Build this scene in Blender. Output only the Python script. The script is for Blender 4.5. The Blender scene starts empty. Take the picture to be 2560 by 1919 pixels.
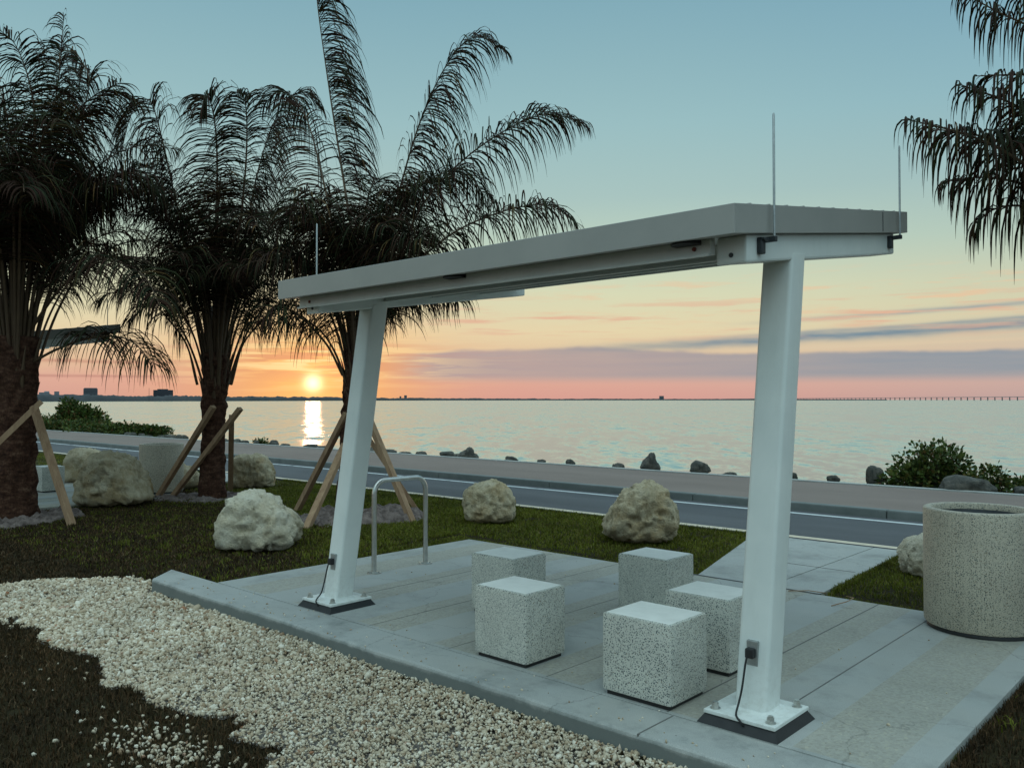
import bpy, bmesh, math, random
import numpy as np
from mathutils import Vector, noise as mnoise

# ------------------------------------------------------------------ camera
scene = bpy.context.scene
COL = scene.collection
YAW = math.radians(42.4); PITCH = math.atan(39.5 / 2106.0); EYE = 1.62
cam_data = bpy.data.cameras.new("camera")
cam_data.lens = 36.0 * 2106.0 / 2560.0
cam_data.sensor_width = 36.0
cam_data.clip_start = 0.05; cam_data.clip_end = 60000.0
cam = bpy.data.objects.new("camera", cam_data); COL.objects.link(cam)
cam.location = (0, 0, EYE)
cam.rotation_euler = (math.pi / 2 + PITCH, 0, YAW)
scene.camera = cam
FW = np.array([-math.sin(YAW), math.cos(YAW), 0.0])   # horizontal heading
RT = np.array([math.cos(YAW), math.sin(YAW), 0.0])
UPV = np.array([0, 0, 1.0])

# ------------------------------------------------------------------ world (dusk sky with cloud bands)
def lin(c):
    return tuple(((x / 255.0) / 12.92 if x / 255.0 <= 0.04045 else ((x / 255.0 + 0.055) / 1.055) ** 2.4) for x in c)

class S:
    """small wrapper so that node maths can be written as expressions"""
    nt = None
    def __init__(self, s): self.s = s
    @staticmethod
    def m(op, *a, clamp=False):
        n = S.nt.nodes.new("ShaderNodeMath"); n.operation = op; n.use_clamp = clamp
        for i, v in enumerate(a):
            if isinstance(v, S): S.nt.links.new(v.s, n.inputs[i])
            else: n.inputs[i].default_value = float(v)
        return S(n.outputs[0])
    def __add__(a, b): return S.m("ADD", a, b)
    def __radd__(a, b): return S.m("ADD", b, a)
    def __sub__(a, b): return S.m("SUBTRACT", a, b)
    def __rsub__(a, b): return S.m("SUBTRACT", b, a)
    def __mul__(a, b): return S.m("MULTIPLY", a, b)
    def __rmul__(a, b): return S.m("MULTIPLY", b, a)
    def __truediv__(a, b): return S.m("DIVIDE", a, b)
def sstep(x, a, b):
    n = S.nt.nodes.new("ShaderNodeMapRange"); n.interpolation_type = "SMOOTHSTEP"
    S.nt.links.new(x.s, n.inputs[0])
    for i, v in ((1, a), (2, b)):
        if isinstance(v, S): S.nt.links.new(v.s, n.inputs[i])
        else: n.inputs[i].default_value = v
    n.inputs[3].default_value = 0; n.inputs[4].default_value = 1
    return S(n.outputs[0])
def gauss(x): return S.m("EXPONENT", x * x * -1.0)
def mixc(f, a, b, mode="MIX"):
    n = S.nt.nodes.new("ShaderNodeMix"); n.data_type = "RGBA"; n.blend_type = mode; n.clamp_factor = False
    if isinstance(f, S): S.nt.links.new(f.s, n.inputs[0])
    else: n.inputs[0].default_value = f
    for i, v in ((6, a), (7, b)):
        if isinstance(v, S): S.nt.links.new(v.s, n.inputs[i])
        elif hasattr(v, "is_output"): S.nt.links.new(v, n.inputs[i])
        else: n.inputs[i].default_value = (v[0], v[1], v[2], 1)
    return S(n.outputs[2])
def ramp(x, stops):
    n = S.nt.nodes.new("ShaderNodeValToRGB"); cr = n.color_ramp
    S.nt.links.new(x.s, n.inputs[0])
    while len(cr.elements) < len(stops): cr.elements.new(0.5)
    for e, (p, c) in zip(cr.elements, stops):
        e.position = p; e.color = (c[0], c[1], c[2], 1)
    return S(n.outputs[0])

SUN_AZ = -13.3      # degrees right of the heading
SUN_EL = 1.12
world = bpy.data.worlds.new("World"); scene.world = world; world.use_nodes = True
nt = world.node_tree; nt.nodes.clear(); S.nt = nt
out = nt.nodes.new("ShaderNodeOutputWorld"); bg = nt.nodes.new("ShaderNodeBackground")
nt.links.new(bg.outputs[0], out.inputs[0])
tc = nt.nodes.new("ShaderNodeTexCoord"); sep = nt.nodes.new("ShaderNodeSeparateXYZ")
nt.links.new(tc.outputs["Generated"], sep.inputs[0])
dx, dy, dz = S(sep.outputs[0]), S(sep.outputs[1]), S(sep.outputs[2])
ar = dx * RT[0] + dy * RT[1]; af = dx * FW[0] + dy * FW[1]
az = S.m("ARCTAN2", ar, af) * 57.2958                    # degrees right of the heading
elr = S.m("ARCSINE", dz) * 57.2958
el = S.m("MAXIMUM", elr, 0.0)
def wnoise(sx, sz, seed, detail=3.0, rough=0.55):
    cmb = nt.nodes.new("ShaderNodeCombineXYZ")
    nt.links.new((az * sx).s, cmb.inputs[0]); nt.links.new((el * sz).s, cmb.inputs[1]); cmb.inputs[2].default_value = seed
    n = nt.nodes.new("ShaderNodeTexNoise"); n.inputs["Scale"].default_value = 1.0
    n.inputs["Detail"].default_value = detail; n.inputs["Roughness"].default_value = rough
    nt.links.new(cmb.outputs[0], n.inputs["Vector"])
    return S(n.outputs[0])
sq = lambda e: math.sqrt(e / 90.0)
col = ramp(S.m("SQRT", el / 90.0), [
    (0.0, lin((196, 156, 148))), (sq(1.3), lin((218, 172, 156))), (sq(2.6), lin((224, 194, 160))),
    (sq(4.6), lin((228, 214, 174))), (sq(7.2), lin((214, 218, 184))), (sq(10.0), lin((190, 210, 190))),
    (sq(13.5), lin((168, 196, 192))), (sq(18.0), lin((154, 190, 194))), (sq(26), lin((128, 170, 184))),
    (sq(48), lin((92, 142, 176))), (1.0, lin((80, 126, 166)))])
# the air to the right of the picture is cooler and dimmer
right = sstep(az, 5.0, 40.0)
col = mixc(right * 0.55, col, ramp(S.m("SQRT", el / 90.0), [
    (0.0, lin((172, 158, 160))), (sq(3.0), lin((190, 178, 170))), (sq(6.0), lin((200, 198, 170))),
    (sq(10.0), lin((168, 190, 184))), (sq(18.0), lin((130, 174, 190))), (sq(28), lin((98, 150, 182))),
    (1.0, lin((70, 120, 165)))]))
daz = az - SUN_AZ; dele = elr - SUN_EL
# warm glow spread along the horizon around the sun
glow = S.m("EXPONENT", S.m("ABSOLUTE", daz) * -0.10) * S.m("EXPONENT", el * -0.26)
col = mixc(S.m("MINIMUM", glow * 0.8, 1.0), col, lin((238, 152, 108)))
r2 = daz * daz * 0.55 + dele * dele * 1.2
col = mixc(S.m("EXPONENT", r2 * -0.045) * 0.75, col, lin((255, 190, 96)))
# --- cloud bank low over the water, right of the sun
wob = wnoise(0.16, 0.25, 3.1, 4) - 0.5
top = 3.02 + wob * 0.9 + sstep(az, -9.0, 0.0) * 0.45 - sstep(az, 9.0, 17.0) * 0.5
bank_low = sstep(el, 0.95, 1.75)
bank = bank_low * (1.0 - sstep(el, top - 0.22, top + 0.12)) * sstep(az, -9.5, -4.0)
bankc = mixc(sstep(az, 0.0, 30.0), lin((178, 160, 158)), lin((146, 154, 162)))
thin = wnoise(0.10, 1.6, 8.0, 4)
col = mixc(S.m("MINIMUM", bank * (0.72 + thin * 0.42), 1.0), col, bankc)
col = mixc((1.0 - sstep(el, 0.2, 1.6)) * sstep(az, -8.0, 2.0) * (1.0 - sstep(az, 8.0, 32.0)) * 0.45, col, lin((222, 160, 148)))
# --- long slate streaks rising to the right
def streak(c0, slope, th, azlo, azhi, color, k, seed, cut=200.0):
    global col
    w = wnoise(0.22, 0.5, seed, 5) - 0.5
    d = (el - (c0 + slope * 1.0 * az) - w * th * 1.6) / th
    f = gauss(d) * sstep(az, azlo, azhi) * (1.0 - sstep(az, cut, cut + 12.0)) * (0.55 + wnoise(0.35, 2.6, seed + 4, 5) * 0.9)
    col = mixc(S.m("MINIMUM", f * k, 1.0), col, color)
streak(3.26, 0.037, 0.30, -2.0, 17.0, lin((124, 144, 156)), 0.95, 11.0)
streak(3.55, 0.040, 0.13, 8.0, 24.0, lin((132, 148, 158)), 0.6, 13.0)
streak(4.37, 0.040, 0.15, 12.0, 26.0, lin((150, 158, 162)), 0.7, 17.0)
streak(2.95, 0.020, 0.10, 10.0, 18.0, lin((220, 200, 170)), 0.6, 19.0)
# --- pinkish feather clouds over the middle
fe = sstep(wnoise(0.12, 2.1, 21.0, 5, 0.6), 0.50, 0.68) * gauss((el - 5.4) / 1.25) * sstep(az, -8.0, -2.0)
col = mixc(fe * 0.95, col, lin((226, 180, 152)))
fe2 = sstep(wnoise(0.15, 1.5, 27.0, 5, 0.6), 0.52, 0.66) * gauss((el - 6.6) / 1.5) * sstep(az, -4.0, 12.0)
col = mixc(fe2 * 0.8, col, lin((232, 196, 160)))
# --- lit ripples round the sun
rip = wnoise(0.16, 2.9, 31.0, 5, 0.55)
ripm = gauss((el - 2.6) / 1.35) * gauss(daz / 7.5)
col = mixc(sstep(rip, 0.50, 0.57) * ripm * 0.95, col, lin((255, 222, 160)))
col = mixc((1.0 - sstep(rip, 0.42, 0.50)) * ripm * 0.7, col, lin((214, 136, 108)))
streak(2.2, -0.006, 0.12, -50.0, -30.0, lin((182, 120, 106)), 0.5, 41.0, -28.0)
streak(1.55, 0.004, 0.08, -60.0, -34.0, lin((170, 112, 108)), 0.5, 43.0, -28.0)
# --- the sun, swollen by the lens and the mist
ang = daz * daz + dele * dele
disc = S.m("EXPONENT", ang * -3.6)
halo = S.m("EXPONENT", S.m("SQRT", ang) * -0.62)
col = mixc(1.0, col, mixc(disc * 1.25, (0, 0, 0), (1.0, 0.86, 0.55)), "ADD")
col = mixc(1.0, col, mixc(halo * 0.42, (0, 0, 0), (1.0, 0.52, 0.16)), "ADD")
# --- the sky away from the sunset, seen only in what it lights
back = S.m("MINIMUM", sstep(S.m("ABSOLUTE", az + 10.0), 50.0, 125.0), 1.0)
col = mixc(back * 0.85, col, ramp(S.m("SQRT", el / 90.0), [
    (0.0, lin((120, 134, 146))), (sq(8.0), lin((128, 154, 166))), (sq(30), lin((138, 184, 196))), (1.0, lin((120, 172, 186)))]))
col = mixc(1.0, col, mixc(back * sstep(el, 12.0, 50.0) * 0.45 + sstep(el, 34.0, 62.0) * 0.72 + back * 0.10, (0, 0, 0), (0.84, 1.0, 0.98)), "ADD")
sky = nt.nodes.new("ShaderNodeTexSky"); sky.sky_type = "NISHITA"; sky.sun_disc = False
SUN_ROT = None
sund = FW * math.cos(math.radians(SUN_AZ)) + RT * math.sin(math.radians(SUN_AZ))
sky.sun_elevation = math.radians(SUN_EL)
sky.sun_rotation = math.atan2(sund[0], sund[1])
col = mixc(0.0015, col, sky.outputs[0], "ADD")
nt.links.new(col.s, bg.inputs[0]); bg.inputs[1].default_value = 1.0

# ------------------------------------------------------------------ sun lamp
sl = bpy.data.lights.new("sun", "SUN"); sl.energy = 0.04; sl.angle = math.radians(1.0); sl.color = (1.0, 0.42, 0.24)
sun = bpy.data.objects.new("sun", sl); COL.objects.link(sun)
sv = Vector(tuple(sund * math.cos(math.radians(SUN_EL)) + UPV * math.sin(math.radians(SUN_EL))))
sun.rotation_euler = sv.to_track_quat("Z", "Y").to_euler()
sun.location = (-40, 40, 20)

scene.view_settings.view_transform = "Standard"; scene.view_settings.look = "None"
scene.view_settings.exposure = 0.0; scene.view_settings.gamma = 1.0
scene.cycles.max_bounces = 6; scene.cycles.sample_clamp_indirect = 4.0

# ------------------------------------------------------------------ helpers
def tag(o, label=None, cat=None, group=None, kind=None):
    if label: o["label"] = label
    if cat: o["category"] = cat
    if group: o["group"] = group
    if kind: o["kind"] = kind
    return o
def thing(name, label, cat, loc=(0, 0, 0), group=None):
    o = bpy.data.objects.new(name, None); COL.objects.link(o); o.location = loc; o.empty_display_size = 0.2
    return tag(o, label, cat, group)
def link_mesh(name, me, mat, parent=None):
    o = bpy.data.objects.new(name, me); COL.objects.link(o)
    if mat is not None: me.materials.append(mat)
    if parent is not None:
        o.parent = parent
        pl = parent_loc(parent); me.transform(__import__("mathutils").Matrix.Translation(-pl))
    return o
def parent_loc(p):
    v = Vector(p.location)
    while p.parent: p = p.parent; v += Vector(p.location)
    return v
def np_mesh(name, V, F, mat, parent=None, smooth=False):
    """V (n,3) array; F (m,k) array, all faces with k corners. World coordinates."""
    V = np.asarray(V, np.float32); F = np.asarray(F, np.int32)
    me = bpy.data.meshes.new(name); k = F.shape[1]
    me.vertices.add(len(V)); me.vertices.foreach_set("co", V.ravel())
    me.loops.add(F.size); me.loops.foreach_set("vertex_index", F.ravel())
    me.polygons.add(len(F)); me.polygons.foreach_set("loop_start", np.arange(0, F.size, k, dtype=np.int32))
    me.polygons.foreach_set("loop_total", np.full(len(F), k, np.int32))
    if smooth: me.polygons.foreach_set("use_smooth", np.ones(len(F), bool))
    me.update(calc_edges=True)
    return link_mesh(name, me, mat, parent)
class MB:
    """collects shapes, builds one mesh object"""
    def __init__(self): self.bm = bmesh.new()
    def box(self, a, b, bevel=0.0, shear=None):
        r = bmesh.ops.create_cube(self.bm, size=1.0); vs = r["verts"]
        for v in vs:
            for i in range(3): v.co[i] = a[i] if v.co[i] < 0 else b[i]
        if bevel: 
            es = list({e for v in vs for e in v.link_edges})
            rr = bmesh.ops.bevel(self.bm, geom=es, offset=bevel, segments=2, affect="EDGES", profile=0.6)
            vs = list({v for f in rr["faces"] for v in f.verts} | {v for v in vs if v.is_valid})
        if shear:
            for v in vs: v.co = Vector(shear(v.co))
        return self
    def prism(self, bottom, top):
        b = [self.bm.verts.new(p) for p in bottom]; t = [self.bm.verts.new(p) for p in top]; n = len(b)
        self.bm.faces.new(b[::-1]); self.bm.faces.new(t)
        for i in range(n): self.bm.faces.new((b[i], b[(i + 1) % n], t[(i + 1) % n], t[i]))
        return self
    def tube(self, pts, r, n=10, cap=True):
        pts = [Vector(p) for p in pts]; rs = r if isinstance(r, (list, tuple)) else [r] * len(pts)
        rings = []; ref = None
        for i, p in enumerate(pts):
            t = (pts[min(i + 1, len(pts) - 1)] - pts[max(i - 1, 0)]).normalized()
            if ref is None:
                ref = t.orthogonal().normalized()
            u = (ref - t * ref.dot(t)).normalized(); ref = u; w = t.cross(u)
            rings.append([self.bm.verts.new(p + (u * math.cos(2 * math.pi * k / n) + w * math.sin(2 * math.pi * k / n)) * rs[i]) for k in range(n)])
        for a, b in zip(rings, rings[1:]):
            for k in range(n): self.bm.faces.new((a[k], a[(k + 1) % n], b[(k + 1) % n], b[k]))
        if cap: self.bm.faces.new(rings[0][::-1]); self.bm.faces.new(rings[-1])
        return self
    def build(self, name, mat, parent=None, smooth=False, angle=None):
        bmesh.ops.recalc_face_normals(self.bm, faces=self.bm.faces)
        me = bpy.data.meshes.new(name); 
        for f in self.bm.faces: f.smooth = smooth
        if smooth and angle is not None:
            for e in self.bm.edges:
                if len(e.link_faces) == 2 and e.calc_face_angle(0) > angle: e.smooth = False
        self.bm.to_mesh(me); self.bm.free()
        return link_mesh(name, me, mat, parent)
def copy_tree(o, parent=None):
    c = o.copy(); COL.objects.link(c)
    if parent is not None: c.parent = parent
    for ch in list(o.children): copy_tree(ch, c)
    return c

# ------------------------------------------------------------------ materials
def new_mat(name, rough=0.7, metal=0.0, spec=0.5):
    m = bpy.data.materials.new(name); m.use_nodes = True; t = m.node_tree
    b = t.nodes["Principled BSDF"]; b.inputs["Roughness"].default_value = rough; b.inputs["Metallic"].default_value = metal
    b.inputs["Specular IOR Level"].default_value = spec
    return m, t, b
def tnoise(t, scale, detail=4, rough=0.6, vec=None, stretch=None, obj=True):
    n = t.nodes.new("ShaderNodeTexNoise"); n.inputs["Scale"].default_value = scale; n.inputs["Detail"].default_value = detail
    n.inputs["Roughness"].default_value = rough
    src = vec
    if src is None:
        c = t.nodes.new("ShaderNodeTexCoord"); src = c.outputs["Object"]
    if stretch:
        mp = t.nodes.new("ShaderNodeMapping"); mp.inputs["Scale"].default_value = stretch
        t.links.new(src, mp.inputs[0]); src = mp.outputs[0]
    t.links.new(src, n.inputs["Vector"]); return n
def cramp(t, sock, stops, interp="LINEAR"):
    n = t.nodes.new("ShaderNodeValToRGB"); cr = n.color_ramp; cr.interpolation = interp
    while len(cr.elements) < len(stops): cr.elements.new(0.5)
    for e, (p, c) in zip(cr.elements, stops): e.position = p; e.color = (c[0], c[1], c[2], 1)
    t.links.new(sock, n.inputs[0]); return n.outputs[0]
def tmix(t, f, a, b, mode="MIX"):
    n = t.nodes.new("ShaderNodeMix"); n.data_type = "RGBA"; n.blend_type = mode
    for i, v in ((0, f), (6, a), (7, b)):
        if hasattr(v, "is_output"): t.links.new(v, n.inputs[i])
        elif i == 0: n.inputs[0].default_value = v
        else: n.inputs[i].default_value = (v[0], v[1], v[2], 1)
    return n.outputs[2]
def tbump(t, b, h, strength=0.4, dist=0.01):
    n = t.nodes.new("ShaderNodeBump"); n.inputs["Strength"].default_value = strength; n.inputs["Distance"].default_value = dist
    t.links.new(h, n.inputs["Height"]); t.links.new(n.outputs[0], b.inputs["Normal"]); return n
def simple(name, c1, c2, scale=6, rough=0.7, metal=0.0, bump=0.2, bscale=60, dist=0.004, spec=0.5, stretch=None):
    m, t, b = new_mat(name, rough, metal, spec)
    n = tnoise(t, scale, 5, 0.6, stretch=stretch)
    t.links.new(cramp(t, n.outputs[0], [(0.3, c1), (0.7, c2)]), b.inputs["Base Color"])
    if bump: tbump(t, b, tnoise(t, bscale, 4, stretch=stretch).outputs[0], bump, dist)
    return m

M = {}
M["white"] = simple("white_paint", (0.66, 0.70, 0.69), (0.74, 0.77, 0.75), 3, 0.42, 0, 0.06, 90, 0.001)
def paint():
    m, t, b = new_mat("white_paint_weathered", 0.42, 0, 0.5)
    n = tnoise(t, 3, 5, 0.6); g = tnoise(t, 14, 6, 0.7, stretch=(1, 1, 0.12)); c = t.nodes.new("ShaderNodeNewGeometry"); sp = t.nodes.new("ShaderNodeSeparateXYZ"); t.links.new(c.outputs["Position"], sp.inputs[0])
    base = cramp(t, n.outputs[0], [(0.3, (0.68, 0.71, 0.69)), (0.7, (0.77, 0.79, 0.76))])
    base = tmix(t, cramp(t, g.outputs[0], [(0.52, (0, 0, 0)), (0.78, (0.16, 0.16, 0.16))]), base, (0.47, 0.47, 0.42))
    mr = t.nodes.new("ShaderNodeMapRange"); t.links.new(sp.outputs[2], mr.inputs[0]); mr.inputs[1].default_value = 0.40; mr.inputs[2].default_value = 0.04; mr.inputs[3].default_value = 0; mr.inputs[4].default_value = 0.28
    sc = tnoise(t, 26, 6, 0.75); mm = t.nodes.new("ShaderNodeMath"); mm.operation = "MULTIPLY"; t.links.new(mr.outputs[0], mm.inputs[0])
    t.links.new(cramp(t, sc.outputs[0], [(0.46, (0, 0, 0)), (0.66, (1, 1, 1))]), mm.inputs[1])
    base = tmix(t, mm.outputs[0], base, (0.30, 0.26, 0.20))
    t.links.new(base, b.inputs["Base Color"]); t.links.new(cramp(t, g.outputs[0], [(0.3, (0.36,) * 3), (0.7, (0.55,) * 3)]), b.inputs["Roughness"])
    tbump(t, b, tnoise(t, 7, 5, 0.6).outputs[0], 0.12, 0.004); return m
M["white"] = paint()
M["fascia"] = simple("grey_metal", (0.36, 0.35, 0.33), (0.41, 0.395, 0.37), 2.5, 0.5, 0.2, 0.05, 200, 0.001)
M["underside"] = simple("roof_underside", (0.38, 0.37, 0.35), (0.44, 0.43, 0.41), 2, 0.6)
M["steel"] = simple("stainless_steel", (0.50, 0.49, 0.46), (0.62, 0.61, 0.58), 30, 0.32, 1.0, 0.05, 150, 0.001)
M["galv"] = simple("galvanised_steel", (0.34, 0.36, 0.36), (0.46, 0.48, 0.48), 40, 0.5, 0.8, 0.1)
M["black"] = simple("black_rubber", (0.010, 0.010, 0.011), (0.02, 0.02, 0.021), 20, 0.55)
M["dark"] = simple("dark_metal", (0.03, 0.035, 0.04), (0.06, 0.065, 0.07), 20, 0.5, 0.5)
M["rust"] = simple("rusty_bolt", (0.16, 0.03, 0.02), (0.22, 0.06, 0.04), 20, 0.7)
M["wood"] = simple("raw_timber", (0.26, 0.15, 0.085), (0.42, 0.27, 0.16), 5, 0.8, 0, 0.3, 40, 0.004, stretch=(3, 3, 0.4))
M["soil"] = simple("soil", (0.07, 0.05, 0.045), (0.27, 0.21, 0.19), 11, 0.95, 0, 0.7, 22, 0.04)
M["bark"] = None

# --- concrete of the slab, with broom-finished and exposed-aggregate bands
def concrete(name, bands, stain_shade=False):
    m, t, b = new_mat(name, 0.75, 0, 0.4)
    c = t.nodes.new("ShaderNodeTexCoord")
    big = tnoise(t, 0.9, 6, 0.6, c.outputs["Object"]); fine = tnoise(t, 220, 3, 0.6, c.outputs["Object"])
    blot = tnoise(t, 3.5, 5, 0.62, c.outputs["Object"])
    base = cramp(t, big.outputs[0], [(0.3, (0.335, 0.34, 0.32)), (0.7, (0.43, 0.43, 0.405))])
    base = tmix(t, cramp(t, blot.outputs[0], [(0.40, (0, 0, 0)), (0.62, (0.55, 0.55, 0.55))]), base, (0.37, 0.385, 0.375))
    sp = cramp(t, fine.outputs[0], [(0.35, (0.80, 0.80, 0.80)), (0.65, (1.12, 1.12, 1.12))])
    base = tmix(t, 1.0, base, sp, "MULTIPLY")
    # small dark specks and pits
    vd = t.nodes.new("ShaderNodeTexVoronoi"); vd.inputs["Scale"].default_value = 9.0; t.links.new(c.outputs["Object"], vd.inputs["Vector"])
    base = tmix(t, cramp(t, vd.outputs["Distance"], [(0.035, (0.7, 0.7, 0.7)), (0.06, (0, 0, 0))]), base, (0.10, 0.10, 0.10))
    st = tnoise(t, 1.7, 7, 0.72, c.outputs["Object"])
    base = tmix(t, cramp(t, st.outputs[0], [(0.50, (0, 0, 0)), (0.66, (0.6, 0.6, 0.6))]), base, (0.21, 0.215, 0.205))
    if bands:
        sx = t.nodes.new("ShaderNodeSeparateXYZ"); t.links.new(c.outputs["Object"], sx.inputs[0])
        def mth(op, a, bb=None):
            n = t.nodes.new("ShaderNodeMath"); n.operation = op
            for i, v in enumerate((a, bb)):
                if v is None: continue
                if hasattr(v, "is_output"): t.links.new(v, n.inputs[i])
                else: n.inputs[i].default_value = v
            return n.outputs[0]
        ph = mth("DIVIDE", mth("ADD", sx.outputs[0], 5.86), 0.83); fr = mth("FRACT", ph)
        inb = mth("MULTIPLY", mth("LESS_THAN", fr, 0.50), mth("GREATER_THAN", sx.outputs[1], 3.82))
        vor = t.nodes.new("ShaderNodeTexVoronoi"); vor.inputs["Scale"].default_value = 75; t.links.new(c.outputs["Object"], vor.inputs["Vector"])
        agg = cramp(t, vor.outputs["Color"], [(0.0, (0.24, 0.21, 0.15)), (0.35, (0.34, 0.31, 0.25)), (0.7, (0.40, 0.37, 0.30)), (0.93, (0.46, 0.41, 0.29)), (1.0, (0.70, 0.62, 0.46))])
        agg = tmix(t, 1.0, agg, cramp(t, big.outputs[0], [(0.3, (0.82, 0.84, 0.86)), (0.7, (1, 1, 1))]), "MULTIPLY")
        f2 = t.nodes.new("ShaderNodeMath"); f2.operation = "MULTIPLY"; t.links.new(inb, f2.inputs[0]); f2.inputs[1].default_value = 0.6
        base = tmix(t, f2.outputs[0], base, agg)
    vc = t.nodes.new("ShaderNodeTexVoronoi"); vc.feature = "DISTANCE_TO_EDGE"; vc.inputs["Scale"].default_value = 0.55
    wn = tnoise(t, 3.0, 5, 0.6, c.outputs["Object"]); wv = t.nodes.new("ShaderNodeVectorMath"); wv.operation = "MULTIPLY_ADD"
    t.links.new(wn.outputs["Color"], wv.inputs[0]); wv.inputs[1].default_value = (0.45, 0.45, 0.1); t.links.new(c.outputs["Object"], wv.inputs[2]); t.links.new(wv.outputs[0], vc.inputs["Vector"])
    base = tmix(t, cramp(t, vc.outputs["Distance"], [(0.0, (0.5, 0.5, 0.5)), (0.0022, (0, 0, 0))]), base, (0.12, 0.12, 0.11))
    if stain_shade:  # mossy blotches plus the front face's shade, both mixed into the colour
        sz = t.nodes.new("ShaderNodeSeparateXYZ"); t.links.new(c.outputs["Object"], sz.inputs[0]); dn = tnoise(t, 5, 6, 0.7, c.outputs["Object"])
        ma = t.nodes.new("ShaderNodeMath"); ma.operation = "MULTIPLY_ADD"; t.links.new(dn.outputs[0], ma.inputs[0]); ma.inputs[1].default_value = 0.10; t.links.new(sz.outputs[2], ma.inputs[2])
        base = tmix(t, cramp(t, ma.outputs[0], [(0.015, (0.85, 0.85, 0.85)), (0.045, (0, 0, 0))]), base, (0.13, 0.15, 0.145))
    t.links.new(base, b.inputs["Base Color"])
    tbump(t, b, fine.outputs[0], 0.35, 0.003)
    return m
M["road_kerb"] = simple("dark_kerb_concrete", (0.12, 0.14, 0.135), (0.19, 0.205, 0.20), 2.5, 0.85, 0, 0.3, 80, 0.003)
M["slab"] = concrete("slab_concrete", True); M["kerb"] = concrete("kerb_concrete", False); M["kerb_stain_shade"] = concrete("weathered_shaded_kerb", False, True)

# --- terrazzo (cubes and bins)
def terrazzo(name, base_a, base_b, dark):
    m, t, b = new_mat(name, 0.6, 0, 0.4)
    c = t.nodes.new("ShaderNodeTexCoord")
    big = tnoise(t, 4, 5, 0.6, c.outputs["Object"])
    col_ = cramp(t, big.outputs[0], [(0.3, base_a), (0.7, base_b)])
    for sc, th, cc in ((80, 0.25, None), (125, 0.29, None), (200, 0.31, None)):
        v = t.nodes.new("ShaderNodeTexVoronoi"); v.inputs["Scale"].default_value = sc; v.inputs["Randomness"].default_value = 1.0
        mp = t.nodes.new("ShaderNodeMapping"); mp.inputs["Location"].default_value = (sc, sc * 0.3, 1); t.links.new(c.outputs["Object"], mp.inputs[0])
        t.links.new(mp.outputs[0], v.inputs["Vector"])
        chipc = cramp(t, v.outputs["Color"], [(0.0, (0.045, 0.07, 0.085)), (0.25, (0.09, 0.11, 0.115)), (0.40, dark), (0.55, (0.26, 0.25, 0.21)), (0.72, (0.36, 0.36, 0.33))], "CONSTANT")
        mask = cramp(t, v.outputs["Distance"], [(th, (1, 1, 1)), (th + 0.08, (0, 0, 0))])
        pick = t.nodes.new("ShaderNodeSeparateColor"); t.links.new(v.outputs["Color"], pick.inputs[0])
        gate = cramp(t, pick.outputs[1], [(0.50, (1, 1, 1)), (0.52, (0, 0, 0))])
        f = tmix(t, 1.0, mask, gate, "MULTIPLY")
        col_ = tmix(t, f, col_, chipc)
    t.links.new(col_, b.inputs["Base Color"]); tbump(t, b, tnoise(t, 90, 4).outputs[0], 0.25, 0.002)
    return m
M["terrazzo"] = terrazzo("white_terrazzo", (0.52, 0.51, 0.46), (0.66, 0.65, 0.58), (0.16, 0.12, 0.07))
M["terrazzo_tan"] = terrazzo("tan_terrazzo", (0.50, 0.44, 0.35), (0.60, 0.54, 0.43), (0.14, 0.10, 0.06))
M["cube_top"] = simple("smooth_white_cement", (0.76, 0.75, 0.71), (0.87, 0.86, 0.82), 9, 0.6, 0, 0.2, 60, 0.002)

# --- roads
def asphalt(name, a, b_, sc=260):
    m, t, b = new_mat(name, 0.85, 0, 0.35)
    big = tnoise(t, 0.8, 6, 0.65, stretch=(0.3, 1, 1)); f = tnoise(t, sc, 2, 0.5)
    base = cramp(t, big.outputs[0], [(0.3, a), (0.7, b_)])
    base = tmix(t, 1.0, base, cramp(t, f.outputs[0], [(0.35, (0.6, 0.6, 0.6)), (0.7, (1.35, 1.35, 1.35))]), "MULTIPLY")
    t.links.new(base, b.inputs["Base Color"]); tbump(t, b, f.outputs[0], 0.5, 0.004); return m
M["asphalt"] = asphalt("asphalt", (0.075, 0.078, 0.085), (0.12, 0.122, 0.13))
M["pavement"] = asphalt("brown_pavement", (0.19, 0.145, 0.125), (0.25, 0.195, 0.17), 120)
M["line_cream"] = simple("cream_road_paint", (0.52, 0.44, 0.33), (0.70, 0.60, 0.46), 9, 0.7)
def worn(name):
    m, t, b = new_mat(name, 0.7)
    n = tnoise(t, 2.2, 6, 0.7)
    t.links.new(cramp(t, n.outputs[0], [(0.36, (0.16, 0.17, 0.18)), (0.47, (0.55, 0.58, 0.58))]), b.inputs["Base Color"]); return m
M["line_white"] = worn("worn_white_paint")

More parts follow.
